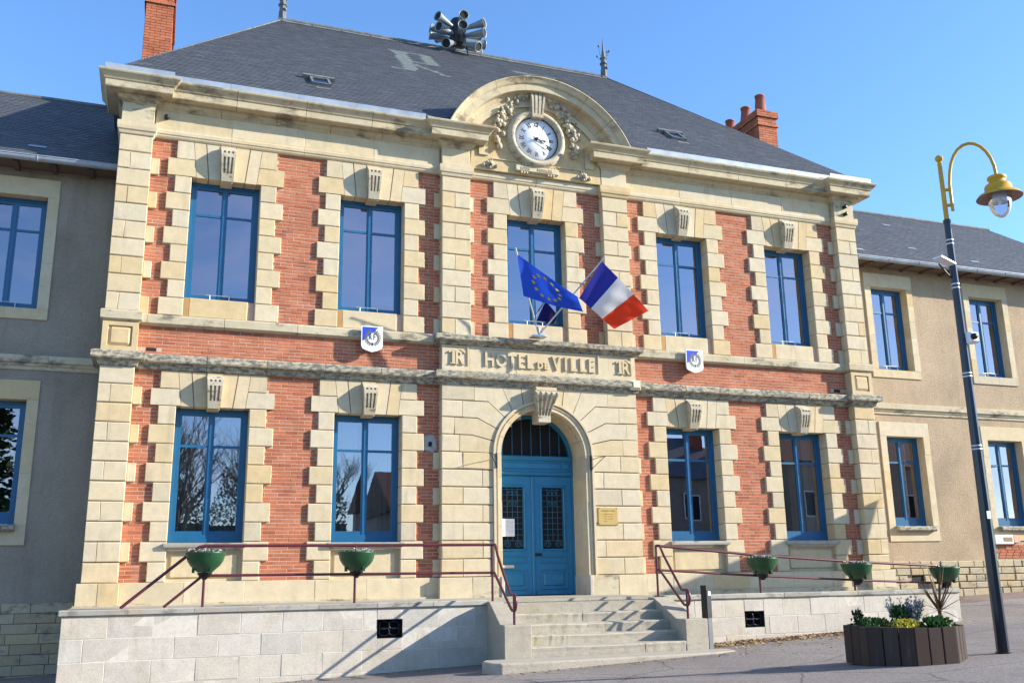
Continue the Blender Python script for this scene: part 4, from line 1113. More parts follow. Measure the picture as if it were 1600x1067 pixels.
# carved garlands of fruit and leaves either side of the clock
def blob(mb, c, r, sq=(1, 1, 1)):
    for i in range(5): pass
    prof = [(math.sin(math.pi*k/6)*r, -math.cos(math.pi*k/6)*r) for k in range(7)]
    vs = []; n = 8
    for rr_, hh in prof:
        for k in range(n):
            a = 2*math.pi*k/n; vs.append((c[0]+rr_*math.cos(a)*sq[0], c[1]+rr_*math.sin(a)*sq[1], c[2]+hh*sq[2]))
    mb.add(vs, [(i*n+k, i*n+(k+1) % n, (i+1)*n+(k+1) % n, (i+1)*n+k) for i in range(6) for k in range(n)], True)
for s in (-1, 1):
    gb = MB(); rg = random.Random(3+s)
    path = [(0.24, 9.90), (0.40, 9.83), (0.55, 9.70), (0.66, 9.55), (0.75, 9.38), (0.82, 9.20), (0.85, 9.02), (0.86, 8.86), (0.85, 8.72)]
    for k, (px, pz) in enumerate(path):
        wdt = (0.07, 0.10, 0.13, 0.14, 0.14, 0.13, 0.10, 0.07, 0.04)[k]
        for q in range(7 if k < 7 else 4):
            blob(gb, (CX+s*(px+rg.uniform(-wdt, wdt)), YC-0.03-rg.random()*0.07, pz+rg.uniform(-0.09, 0.09)), rg.uniform(0.028, 0.065))
        for q in range(5):                       # leaves
            a = rg.uniform(0, 6.28); L = rg.uniform(0.07, 0.13); bx, bz = CX+s*(px+rg.uniform(-wdt, wdt)), pz+rg.uniform(-0.08, 0.08)
            dx, dz = math.cos(a), math.sin(a)
            gb.add([(bx, YC-0.02, bz), (bx+dx*L*0.5-dz*L*0.3, YC-0.06-rg.random()*0.04, bz+dz*L*0.5+dx*L*0.3), (bx+dx*L, YC-0.03-rg.random()*0.07, bz+dz*L), (bx+dx*L*0.5+dz*L*0.3, YC-0.05, bz+dz*L*0.5-dx*L*0.3)], [(0, 1, 2, 3)])
    gb.build('garland', M['carved'], hall)
    rz = MB(); cx_ = s*1.06; cz_ = 8.27                 # small carved rosette ornaments
    for k in range(8):
        a = k*math.pi/4; blob(rz, (cx_+0.062*math.cos(a), YC-0.01, cz_+0.062*math.sin(a)), 0.036, (1, 0.8, 1))
    blob(rz, (cx_, YC-0.06, cz_), 0.05); blob(rz, (cx_-0.14, YC-0.02, cz_-0.03), 0.04); blob(rz, (cx_+0.14, YC-0.02, cz_-0.03), 0.04); rz.build('rosette', M['carved'], hall)
# name tablet under the clock
tb = MB().cbox(-0.50, 0.46, YC-0.06, YC+0.02, 8.205, 8.325, 0.008, 0.008)
for s in (-1, 1):
    for k in range(3): tb.box(-0.02+s*0.30+k*0.06-0.06, -0.02+s*0.30+k*0.06-0.03, YC-0.05, YC+0.02, 8.16, 8.203); tb.box(-0.02+s*0.34+k*0.06-0.06, -0.02+s*0.34+k*0.06-0.03, YC-0.05, YC+0.02, 8.327, 8.36)
tb = tb.build('name_tablet', M['stone'], hall)
tt = MB(); join_text(tt, 'ANNO', 0.10, 0.008, (-0.30, YC-0.062, 8.225), 0.0, 0.7) if False else None
join_text(tt, 'LOUIS', 0.10, 0.008, (-0.29, YC-0.062, 8.228), 0.0, 0.75); join_text(tt, 'MENAGER', 0.10, 0.008, (0.15, YC-0.062, 8.228), 0.0, 0.75)
tt.build('lettering', M['stone'], tb)
# ---- roof
EZ, RZ, EY, RY, EX, RX = 9.0, 14.54, -0.42, 6.0, 8.36, 4.785
rf = MB()
YN = 0.34; ZN = EZ+(YN-EY)*(RZ-EZ)/(RY-EY)            # the slope stops behind the pediment
rf.add([(-EX, EY, EZ), (-2.0, EY, EZ), (-2.0, YN, ZN), (2.0, YN, ZN), (2.0, EY, EZ), (EX, EY, EZ), (RX, RY, RZ), (-RX, RY, RZ)], [(0, 1, 2, 7), (2, 3, 6, 7), (3, 4, 5, 6)])
rf.add([(EX, EY, EZ), (EX, 12.4, EZ), (RX, RY, RZ)], [(0, 1, 2)]); rf.add([(-EX, 12.4, EZ), (-EX, EY, EZ), (-RX, RY, RZ)], [(0, 1, 2)])
rf.add([(EX, 12.4, EZ), (-EX, 12.4, EZ), (-RX, RY, RZ), (RX, RY, RZ)], [(0, 1, 2, 3)])
for a_, b_, c_ in ((-EX, -2.0, EY), (-2.0, 2.0, YN), (2.0, EX, EY)): rf.add([(a_, c_, EZ-0.02), (b_, c_, EZ-0.02), (b_, 12.4, EZ-0.02), (a_, 12.4, EZ-0.02)], [(3, 2, 1, 0)])
rf = rf.build('roof', M['lead'], hall)
def slates(P0, U, V, poly, wd, hg, keep=None, rr=random.Random(5)):
    """slates laid over the plane P0 + u U + v V inside a convex polygon of (u, v); returns builders keyed by keep()"""
    nU = U.cross(V).normalized(); out = {}
    vmax = max(p[1] for p in poly); r = 0; v = 0.0
    def span(v):
        xs_ = []
        for i in range(len(poly)):
            a, b = poly[i], poly[(i+1) % len(poly)]
            if (a[1]-v)*(b[1]-v) < 0: xs_.append(a[0]+(b[0]-a[0])*(v-a[1])/(b[1]-a[1]))
        return (min(xs_), max(xs_)) if len(xs_) >= 2 else None
    while v < vmax-0.02:
        sp = span(v+hg*0.5)
        if sp:
            u = sp[0]-(r % 2)*wd/2
            while u < sp[1]:
                a, b = max(u, sp[0])+0.002, min(u+wd, sp[1])-0.002
                halves = []
                if b-a > 0.015:
                    halves = [(a, b)]
                    if keep and any(keep(a+(b-a)*f, v+hg/2) == 1 for f in (0.1, 0.5, 0.9)): halves = [(a, (a+b)/2-0.001), ((a+b)/2+0.001, b)]
                for a, b in halves:
                    k = keep((a+b)/2, v+hg/2) if keep else 0
                    mb = out.setdefault(k, MB())
                    j = rr.uniform(0, 0.004); t0 = 0.016+j; t1 = 0.006+j*0.5; dv = rr.uniform(-0.004, 0.004)
                    def Q(uu, vv, h): q = P0+U*uu+V*vv+nU*h; return (q.x, q.y, q.z)
                    if k is not None:
                        mb.add([Q(a, v+dv, t0), Q(b, v+dv, t0), Q(b, v+hg+0.012, t1), Q(a, v+hg+0.012, t1), Q(a, v+dv, 0.002), Q(b, v+dv, 0.002)], [(0, 1, 2, 3), (4, 5, 1, 0)])
                u += wd
        v += hg; r += 1
    return out
Vf = Vector((0, RY-EY, RZ-EZ)); LF = Vf.length; Vf.normalize()
# pale slate letters R and F picked out in the roof: strokes in roof coordinates (x, distance up the slope)
def instroke(x, v, st):
    for (x0, v0, x1, v1, w_) in st:
        dx, dv = x1-x0, v1-v0; L2 = dx*dx+dv*dv
        t_ = ((x-x0)*dx+(v-v0)*dv)/L2
        if -0.0 <= t_ <= 1.0:
            d = abs((x-x0)*dv-(v-v0)*dx)/math.sqrt(L2)
            if d < w_/2: return True
    return False
LET = [(-1.93, 4.58, -1.86, 6.87, 0.36), (-2.16, 6.79, -1.08, 6.86, 0.20), (-1.80, 5.70, -1.08, 5.70, 0.20), (-1.18, 5.62, -1.14, 6.92, 0.34), (-1.86, 5.5, -1.10, 4.62, 0.14), (-2.46, 4.55, -1.80, 4.55, 0.16), (-1.2, 4.58, -0.93, 4.58, 0.13),
       (1.75, 4.58, 1.80, 6.87, 0.36), (1.35, 6.79, 2.6, 6.82, 0.20), (1.9, 5.70, 2.4, 5.70, 0.20), (1.4, 4.55, 2.1, 4.55, 0.16)]
SKY = [(-4.46, 1.48), (3.98, 1.68)]
def keepf(x, v):
    for sx, sv in SKY:
        if abs(x-sx) < 0.2 and abs(v-sv) < 0.24: return None
    if abs(x) < 2.06 and v < 1.9:
        if PZ+math.sqrt(max(0, PR*PR-x*x)) > EZ+v*Vf.z+0.02: return None
    return 1 if instroke(x, v, LET) else 0
o_ = slates(Vector((0, EY, EZ)), Vector((1, 0, 0)), Vf, [(-EX, 0), (EX, 0), (RX, LF), (-RX, LF)], 0.20, 0.115, keepf)
stuff(o_[0].build('slate', M['slate'], rf))
if 1 in o_: stuff(o_[1].build('letter_slate', M['slate_pale'], rf))
for s in (-1, 1):
    a = Vector((s*EX, EY if s > 0 else 12.4, EZ)); b = Vector((s*EX, 12.4 if s > 0 else EY, EZ))
    U = (b-a).normalized(); L = (b-a).length; top = Vector((s*RX, RY, RZ))
    ut = (top-a).dot(U); foot = a+U*ut; V = (top-foot); LV = V.length; V.normalize()
    o_ = slates(a, U, V, [(0.06, 0), (L-0.06, 0), (ut, LV-0.08)], 0.22, 0.13)
    stuff(o_[0].build('slate', M['slate'], rf))
# ridge and hip cappings
rc = MB()
rc.tube([(-RX-0.05, RY, RZ+0.03), (RX+0.05, RY, RZ+0.03)], 0.055, 8)
rc.build('ridge_cap', M['flash'], rf)
fl = MB()
fl.box(-RX, RX, RY-0.30, RY-0.10, RZ-0.23, RZ-0.12) if False else None
for i in range(12):
    x0 = -RX+i*(2*RX/12); 
    a = LF-0.24; b = LF-0.02
    p0 = Vector((0, EY, EZ))+Vf*a; p1 = Vector((0, EY, EZ))+Vf*b; nn = Vector((0, -Vf.z, Vf.y))*0.026
    e = R.uniform(-0.015, 0.015)
    fl.add([(x0+0.01, p0.y+nn.y+e*Vf.y, p0.z+nn.z+e*Vf.z), (x0+2*RX/12-0.01, p0.y+nn.y, p0.z+nn.z), (x0+2*RX/12-0.01, p1.y+nn.y, p1.z+nn.z), (x0+0.01, p1.y+nn.y, p1.z+nn.z)], [(0, 1, 2, 3)])
fl.build('ridge_flashing', M['flash'], rf)
for s in (-1, 1):
    hc = MB(); hc.tube([(s*(EX-0.02), EY+0.04, EZ+0.02), (s*RX, RY, RZ+0.02)], 0.022, 6); hc.build('hip_cap', M['flash'], rf)
# skylights
for sx, sv in SKY:
    base = Vector((sx, EY, EZ))+Vf*sv
    nn = Vector((0, -Vf.z, Vf.y))
    k_ = MB()
    def Q(u, v, h): q = base+Vector((1, 0, 0))*u*0.8+Vf*v*0.8+nn*h*0.8; return (q.x, q.y, q.z)
    def slab(mb, u0, u1, v0, v1, h0, h1):
        mb.add([Q(u0,v0,h0),Q(u1,v0,h0),Q(u1,v1,h0),Q(u0,v1,h0),Q(u0,v0,h1),Q(u1,v0,h1),Q(u1,v1,h1),Q(u0,v1,h1)], [(4,5,6,7),(0,1,5,4),(1,2,6,5),(2,3,7,6),(3,0,4,7)])
    slab(k_, -0.25, -0.19, -0.30, 0.30, 0.0, 0.10); slab(k_, 0.19, 0.25, -0.30, 0.30, 0.0, 0.10); slab(k_, -0.19, 0.19, -0.30, -0.24, 0.0, 0.09); slab(k_, -0.19, 0.19, 0.24, 0.30, 0.0, 0.10)
    slab(k_, -0.42, 0.40, 0.30, 0.46, 0.02, 0.12)
    slab(k_, -0.16, 0.22, -0.62, -0.48, 0.012, 0.026)
    sk = k_.build('skylight', M['flash'], rf)
    g_ = MB(); g_.add([Q(-0.19, -0.24, 0.07), Q(0.19, -0.24, 0.07), Q(0.19, 0.24, 0.07), Q(-0.19, 0.24, 0.07)], [(0, 1, 2, 3)])
    # glass lies in the skylight: a sibling pane of the roof light
    g_.build('skylight_pane', M['glass'], rf)
    d_ = MB(); d_.add([Q(-0.19, -0.24, 0.004), Q(0.19, -0.24, 0.004), Q(0.19, 0.24, 0.004), Q(-0.19, 0.24, 0.004)], [(0, 1, 2, 3)]); d_.build('skylight_well', M['dark'], rf)
# finials at the ridge ends
for s in (-1, 1):
    x = s*(RX-0.02); f_ = MB()
    f_.box(x-0.09, x+0.09, RY-0.09, RY+0.09, RZ-0.05, RZ+0.02)
    f_.lathe([(0.10, 0.0), (0.10, 0.25), (0.085, 0.27), (0.085, 0.42), (0.12, 0.44), (0.12, 0.47), (0.085, 0.49), (0.08, 0.60), (0.11, 0.62), (0.11, 0.65), (0.07, 0.67), (0.03, 1.0), (0.004, 1.32)], (x, RY, RZ), 8, 'z', False)
    for k in range(4):
        a = k*math.pi/2+0.5; dx, dy = math.cos(a), math.sin(a)
        f_.tube([(x+0.06*dx, RY+0.06*dy, RZ+0.62), (x+0.16*dx, RY+0.16*dy, RZ+0.70), (x+0.22*dx, RY+0.22*dy, RZ+(0.80 if k % 2 else 0.96))], 0.008, 5)
        blob(f_, (x+0.22*dx, RY+0.22*dy, RZ+(0.80 if k % 2 else 0.96)), 0.035)
    blob(f_, (x+0.06, RY-0.08, RZ+0.30), 0.05)
    f_.build('finial', M['flash'], rf)
# chimneys, brick by brick
def chimney(x0, x1, y0, y1, zb, zt, pots):
    core = MB().box(x0+0.01, x1-0.01, y0+0.01, y1-0.01, zb, zt-0.01).build('chimney', M['mortar_y'], hall)
    bm2 = MB(); rr = random.Random(11); z = zb; r = 0
    while z < zt-0.02:
        dtop = zt-z
        e = 0.045 if dtop < 0.20 else (0.0 if dtop < 0.42 else (0.035 if dtop < 0.50 else 0.0))
        for face in range(4):
            if face in (0, 2): a, b = x0-e, x1+e
            else: a, b = y0-e, y1+e
            u = a-(r % 2)*0.11
            while u < b:
                p_, q_ = max(u, a)+0.004, min(u+0.22, b)-0.004
                if q_-p_ > 0.02:
                    j = rr.uniform(0, 0.004)
                    zz0, zz1 = z+0.005, z+0.061
                    if face == 0: bm2.box(p_, q_, y0-e-j, y0+0.06, zz0, zz1)
                    elif face == 2: bm2.box(p_, q_, y1-0.06, y1+e, zz0, zz1)
                    elif face == 1: bm2.box(x1-0.06, x1+e+j, p_, q_, zz0, zz1)
                    else: bm2.box(x0-e-j, x0+0.06, p_, q_, zz0, zz1)
                u += 0.22
        z += 0.066; r += 1
    stuff(bm2.build('brick', M['brick'], core))
    for k, (py, ph, taper) in enumerate(pots):
        c = ((x0+x1)/2-0.10*0, py, zt)
        MB().lathe([(0.17*taper, 0.0), (0.15, ph*0.5), (0.12, ph-0.05), (0.14, ph-0.045), (0.14, ph), (0.10, ph), (0.095, ph-0.2)], c, 16, 'z').build('chimney_pot', M['terracotta'], core)
chimney(-8.0, -7.44, 2.6, 4.7, 9.2, 12.75, [])
chimney(7.68, 8.28, 2.6, 4.7, 9.2, 12.28, [(2.85, 0.60, 0.85), (3.55, 0.58, 1.25), (4.35, 0.56, 1.25)])
# ------------------------------------------------------------------ side wings
YWG = 0.70
def wing(s, label, wmat, opens, xa, xb, hip, rubble):
    th = thing('side_wing', label, 'building', ((xa+xb)/2, YWG, gz((xa+xb)/2, YWG)), 'wings of the town hall')
    off = Vector(th.location)
    def P(o): o.location = Vector(o.location)-off; return o
    ops_ = []
    for a, b in opens: ops_ += [(a, b, 4.73, 6.83), (a, b, 0.99, 3.10)]
    xs = sorted({xa, xb} | {v for q in ops_ for v in q[:2]}); zs = sorted({-1.9, 7.5} | {v for q in ops_ for v in q[2:]})
    m_ = MB()
    for i in range(len(xs)-1):
        for j in range(len(zs)-1):
            cx, cz = (xs[i]+xs[i+1])/2, (zs[j]+zs[j+1])/2
            if any(a < cx < b and c < cz < d for a, b, c, d in ops_): continue
            m_.add([(xs[i], YWG, zs[j]), (xs[i+1], YWG, zs[j]), (xs[i+1], YWG, zs[j+1]), (xs[i], YWG, zs[j+1])], [(0, 1, 2, 3)])
    xe = xb if s > 0 else xa
    m_.add([(xe, YWG, -1.9), (xe, 6.2, -1.9), (xe, 6.2, 7.5), (xe, YWG, 7.5)], [(0, 1, 2, 3) if s > 0 else (3, 2, 1, 0)])
    m_.add([(xa, 6.2, -1.9), (xb, 6.2, -1.9), (xb, 6.2, 7.5), (xa, 6.2, 7.5)], [(3, 2, 1, 0)])
    P(m_.build('wall', wmat, th))
    def pc(nm, *a): return P(piece(nm, th, M['stone'], *a, 0.003, 0.004))
    for a, b in opens:
        for z0, z1, low in ((4.73, 6.83, False), (0.99, 3.10, True)):
            sw = 0.185; sb = 0.20 if not low else 0.35; stp = 0.34
            pc('lintel_stone', a-sw, b+sw, YWG-0.03, YWG+0.24, z1, z1+stp)
            n = 5; h = (z1-z0)/n
            for k in range(n):
                pc('jamb_stone', a-sw, a, YWG-0.03, YWG+0.24, z0+k*h, z0+(k+1)*h); pc('jamb_stone', b, b+sw, YWG-0.03, YWG+0.24, z0+k*h, z0+(k+1)*h)
            pc('sill_stone', a-sw, b+sw, YWG-0.03, YWG+0.24, z0-sb, z0)
            if low: P(MB().cbox(a-0.02, b+0.02, YWG-0.14, YWG, z0-0.125, z0-0.005, 0.02, 0.03, True).build('window_ledge', M['string'], th))
            P(make_window(th, a, b, z0, z1, YWG+0.19, 0.60, low, not low, None))
    # string course
    L = 1.5; x = xa
    while x < xb-0.05:
        x2 = min(x+L, xb)
        P(MB().moulding([(x+0.002, YWG), (x2-0.002, YWG)], [(0.0, 3.62), (0.03, 3.63), (0.035, 3.68), (0.06, 3.70), (0.065, 3.74), (0.10, 3.75), (0.10, 3.87), (0.0, 3.90)]).build('string_course', M['stone_str'], th))
        x = x2
    # plinth masonry
    rg = random.Random(4)
    z = 0.19 if rubble else -0.30
    rows_ = 0
    while z > -1.75:
        h = rg.uniform(0.15, 0.215) if rubble else 0.163
        x = xa
        while x < xb:
            ln = rg.uniform(0.24, 0.55) if rubble else rg.uniform(0.42, 0.66)
            x2 = min(x+ln, xb)
            if gz((x+x2)/2, YWG) < z+0.02 and not (rubble and 9.49 < (x+x2)/2 < 9.98 and -0.5 < z-h/2 < -0.08):
                wd = x2-x; vis = (x2 > 8.1 and x < 13.8) if s > 0 else x2 > -10.2
                if vis:
                    e = rg.uniform(0, 0.02) if rubble else rg.uniform(0, 0.006)
                    g = 0.008 if rubble else 0.004
                    P(piece('plinth_stone', th, M['rubble'], x+g, x2-g, YWG-0.05-e, YWG, z-h+g, z-g, 0.012 if rubble else 0.004, 0.012 if rubble else 0.004))
            x = x2
        z -= h; rows_ += 1
    if rubble:
        P(MB().box(9.50, 9.97, YWG-0.012, YWG-0.002, -0.47, -0.14).build('cellar_opening', M['dark'], th))
        # patch of exposed brick where the coating has fallen
        x = 11.55; n = 0
        for r in range(5):
            x = 12.05+(r % 2)*0.1+abs(r-2)*0.07
            while x < 13.7:
                P(piece('brick', th, M['brick'], x+0.004, min(x+0.212, 13.72), YWG-0.012, YWG, 0.225+r*0.066, 0.282+r*0.066, 0.006, 0.006)); x += 0.22
    # roof, gutter
    ey, ez, ry, rz = 0.22, 7.40, 3.46, 10.08
    r_ = MB(); xh = hip
    e0, e1 = (xa, xb+0.35) if s > 0 else (xa-0.35, xb)
    if s > 0:
        r_.add([(e0, ey, ez), (e1, ey, ez), (xh, ry, rz), (e0, ry, rz)], [(0, 1, 2, 3)]); r_.add([(e1, ey, ez), (e1, 6.6, ez), (xh, ry, rz)], [(0, 1, 2)])
        r_.add([(e1, 6.6, ez), (e0, 6.6, ez), (e0, ry, rz), (xh, ry, rz)], [(0, 1, 2, 3)])
    else:
        r_.add([(e0, ey, ez), (e1, ey, ez), (e1, ry, rz), (xh, ry, rz)], [(0, 1, 2, 3)]); r_.add([(e0, 6.6, ez), (e0, ey, ez), (xh, ry, rz)], [(0, 1, 2)])
        r_.add([(e1, 6.6, ez), (e0, 6.6, ez), (xh, ry, rz), (e1, ry, rz)], [(0, 1, 2, 3)])
    r_.add([(e0, ey, ez-0.01), (e1, ey, ez-0.01), (e1, 6.6, ez-0.01), (e0, 6.6, ez-0.01)], [(3, 2, 1, 0)])
    ro = P(r_.build('roof', M['lead'], th))
    V = Vector((0, ry-ey, rz-ez)); L_ = V.length; V.normalize()
    v0, v1 = (8.0, e1) if s > 0 else (max(e0, -14.5), -8.0)
    poly = [(v0, 0), (e1, 0), (xh, L_), (v0, L_)] if s > 0 else ([(v0, 0), (v1, 0), (v1, L_), (v0, L_)] if v0 > e0 else [(e0, 0), (v1, 0), (v1, L_), (xh, L_)])
    so_ = slates(Vector((0, ey, ez)), Vector((1, 0, 0)), V, poly, 0.20, 0.115)
    o = stuff(so_[0].build('slate', M['slate'], ro))
    rc_ = MB().tube([(v0, ry, rz+0.02), (xh if s > 0 else v1, ry, rz+0.02)], 0.05, 8).build('ridge_cap', M['flash'], ro)
    if s > 0:
        for sx, sv in ((8.75, 0.45), (10.2, 2.9), (10.9, 1.1), (12.6, 0.6), (11.6, 3.1)):
            q0 = Vector((sx, ey, ez))+V*sv; nn = Vector((0, -V.z, V.y))*0.024
            MB().add([tuple(q0+nn), tuple(q0+nn+Vector((0.26, 0, 0))), tuple(q0+nn+Vector((0.26, 0, 0))+V*0.09), tuple(q0+nn+V*0.09)], [(0, 1, 2, 3)]).build('zinc_patch', M['zinc'], ro)
    else:
        q0 = Vector((-9.7, ey, ez))+V*0.55; nn = Vector((0, -V.z, V.y))*0.024
        MB().add([tuple(q0+nn), tuple(q0+nn+Vector((0.3, 0, 0))), tuple(q0+nn+Vector((0.3, 0, 0))+V*0.10), tuple(q0+nn+V*0.10)], [(0, 1, 2, 3)]).build('zinc_patch', M['zinc'], ro)
    gb_ = MB(); n = 10
    for (x0, x1) in ((v0, v1),):
        A = []
        for k in range(n+1):
            a = math.pi+math.pi*k/n
            A.append((ey-0.06+0.075*math.cos(a), ez-0.02+0.085*math.sin(a)))
        vs = [(x0, y, z) for y, z in A]+[(x1, y, z) for y, z in A]
        gb_.add(vs, [(k, n+1+k, n+2+k, k+1) for k in range(n)], True)
        gb_.tube([(x0, ey-0.135, ez-0.02), (x1, ey-0.135, ez-0.02)], 0.012, 6)
    P(gb_.build('gutter', M['zinc'], th))
    x = v0+0.4
    while x < v1:
        jm = MB(); jm.tube([(x, ey-0.06+0.079*math.cos(math.pi+math.pi*k/8), ez-0.02+0.089*math.sin(math.pi+math.pi*k/8)) for k in range(9)], 0.008, 5); x += 0.93
        P(jm.build('gutter_bracket', M['zinc'], th))
    em = MB().box(v0, v1, ey+0.01, YWG+0.05, ez-0.06, ez-0.02)
    P(em.build('eave_board', plain_mat('old eave wood', (0.12, 0.085, 0.06), 0.9), th))
    x = v0+0.3
    while x < v1:
        P(MB().box(x, x+0.075, ey+0.04, YWG, ez-0.11, ez-0.062).build('rafter_end', plain_mat('rafter wood', (0.16, 0.115, 0.08), 0.9) if 'raft' not in M else M['raft'], th)); x += 0.62
    return th
M['raft'] = plain_mat('rafter wood', (0.09, 0.065, 0.048), 0.9)
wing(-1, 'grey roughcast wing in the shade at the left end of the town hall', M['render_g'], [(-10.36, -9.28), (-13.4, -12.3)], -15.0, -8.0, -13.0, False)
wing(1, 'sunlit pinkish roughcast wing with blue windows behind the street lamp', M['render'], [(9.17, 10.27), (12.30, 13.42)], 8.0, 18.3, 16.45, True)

# ------------------------------------------------------------------ terrace, ramp wall and steps
TY = -2.10; TZ = -0.37
def stonework(th, x0, x1, ytop_z, mat, vent, seed):
    rg = random.Random(seed); z = ytop_z; r = 0
    while z > -1.75:
        h = 0.315
        x = x0-(r % 2)*0.31
        while x < x1:
            a, b = max(x, x0), min(x+0.615, x1)
            if b-a > 0.04 and gz((a+b)/2, TY) < z-0.01:
                parts_ = [(a, b, z-h, z)]
                if vent:
                    va, vb, vc, vd = vent; nw = []
                    for (p_, q_, c_, d_) in parts_:
                        if q_ <= va or p_ >= vb or d_ <= vc or c_ >= vd: nw.append((p_, q_, c_, d_)); continue
                        if p_ < va: nw.append((p_, va, c_, d_))
                        if q_ > vb: nw.append((vb, q_, c_, d_))
                        pp_, qq_ = max(p_, va), min(q_, vb)
                        if d_ > vd: nw.append((pp_, qq_, vd, d_))
                        if c_ < vc: nw.append((pp_, qq_, c_, vc))
                    parts_ = nw
                for (p_, q_, c_, d_) in parts_:
                    if q_-p_ > 0.02 and d_-c_ > 0.02:
                        piece('facing_stone', th, mat, p_+0.003, q_-0.003, TY+rg.uniform(-0.001, 0.001), TY+0.1, c_+0.003, d_-0.003, 0.003, 0.003)
            x += 0.615
        z -= h; r += 1
    # mortar behind
    m_ = MB()
    if vent: cells = [(x0, vent[0], -1.8, ytop_z), (vent[1], x1, -1.8, ytop_z), (vent[0], vent[1], vent[3], ytop_z), (vent[0], vent[1], -1.8, vent[2])]
    else: cells = [(x0, x1, -1.8, ytop_z)]
    for a, b, c, d in cells: m_.add([(a, TY+0.0035, c), (b, TY+0.0035, c), (b, TY+0.0035, d), (a, TY+0.0035, d)], [(0, 1, 2, 3)])
    m_.build('joint_mortar', M['mortar_w'], th)
    if vent:
        va, vb, vc, vd = vent
        v_ = MB().add([(va,TY+0.3,vc),(vb,TY+0.3,vc),(vb,TY+0.3,vd),(va,TY+0.3,vd),(va,TY,vc),(vb,TY,vc),(vb,TY,vd),(va,TY,vd)], [(0,1,2,3),(4,0,3,7),(1,5,6,2),(4,5,1,0),(3,2,6,7)]).build('vent', M['dark'], th)
        g_ = MB(); cx, cz = (va+vb)/2, (vc+vd)/2
        g_.tube([(va, TY+0.05, cz), (vb, TY+0.05, cz)], 0.008, 5)
        for a in range(4):
            an = math.pi/4+a*math.pi/2; ex, ez_ = cx+0.10*math.cos(an)*1.1, cz+0.07*math.sin(an)
            g_.tube([(ex+0.085*math.cos(t*0.5+an), TY+0.05, ez_+0.06*math.sin(t*0.5+an)) for t in range(13)], 0.007, 5)
        g_.build('vent_grille', M['pole'], v_)
def coping(th, x0, x1, z, n, y0=TY-0.035, y1=TY+0.30, hh=0.085):
    L = (x1-x0)/n
    for k in range(n): piece('coping_stone', th, M['coping'], x0+k*L, x0+(k+1)*L, y0, y1, z-hh, z, 0.004, 0.012)
ter = thing('front_terrace', 'pale stone terrace wall under the left windows with grey coping and an iron vent', 'terrace wall', (0, 0, 0))
stonework(ter, -8.21, -1.80, -0.445, M['podium'], (-3.68, -3.27, -0.90, -0.615), 1)
coping(ter, -8.25, -1.86, -0.36, 7)
MB().box(-8.21, 1.42, TY+0.28, 0.02, -0.42, TZ).build('terrace_floor', M['steps'], ter)
MB().box(-8.21, -8.11, TY+0.09, 0.69, -1.8, -0.42).build('end_wall', M['podium'], ter)
rmp = thing('ramp_wall', 'white stone wall of the access ramp right of the steps, with an iron vent', 'ramp wall', (0, 0, 0))
stonework(rmp, 1.42, 8.06, -0.455, M['podium'], (3.06, 3.47, -0.955, -0.675), 2)
coping(rmp, 1.42, 8.08, -0.365, 8)
MB().add([(1.42, TY+0.28, TZ-0.01), (8.06, TY+0.28, -0.86), (8.06, 0.69, -0.86), (1.42, 0.69, TZ-0.01)], [(0, 1, 2, 3)]).build('ramp_floor', M['coping'], rmp)
MB().box(7.96, 8.06, TY+0.09, TY+0.30, -1.8, -0.45).build('end_wall', M['podium'], rmp)

st = thing('entrance_steps', 'worn stone entrance steps between two sloping cheek walls', 'steps', (0, -3, gz(0, -3)))
so_off = Vector(st.location)
def PS(o): o.location = Vector(o.location)-so_off; return o
NY0, RS, TR = -2.40, 0.148, 0.30
for i in range(5):
    y = NY0-TR*i; z = -0.425-RS*i
    xl, xr = -1.66+0.02*i*0, 1.12
    zb = z-RS-0.02 if i < 4 else -1.25
    splits = [xl, xl+(0.9, 1.25, 1.5, 0.7, 1.9)[i], xr]
    for k in range(2):
        P_ = MB(); a, b = splits[k]+0.002, splits[k+1]-0.002
        c = 0.018
        rg = random.Random(40+i*2+k); nx_ = 14
        prof_y = lambda u: y+rg.uniform(-0.006, 0.006)
        xs_ = [a+(b-a)*q/nx_ for q in range(nx_+1)]
        vs = []
        for q in xs_:
            w_ = rg.uniform(-0.005, 0.005); dz = rg.uniform(-0.005, 0.002)-0.012*math.exp(-((q+0.3)/0.7)**2)
            vs += [(q, y+0.012, zb), (q, y+w_+0.008, z-RS*0.5), (q, y+w_, z-c+dz), (q, y+c*0.8+w_, z+dz), (q, y+TR+0.05, z)]
        fs = [(k2*5+j, (k2+1)*5+j, (k2+1)*5+j+1, k2*5+j+1) for k2 in range(nx_) for j in range(4)]
        P_.add(vs, fs); P_.add(vs[:5], [(4, 3, 2, 1, 0)]); P_.add(vs[-5:], [(0, 1, 2, 3, 4)])
        PS(P_.build('step', M['steps'], st))
PS(MB().box(-1.80, 1.42, NY0+0.0, TY+0.32, -0.6, -0.427).build('landing', M['steps'], st))
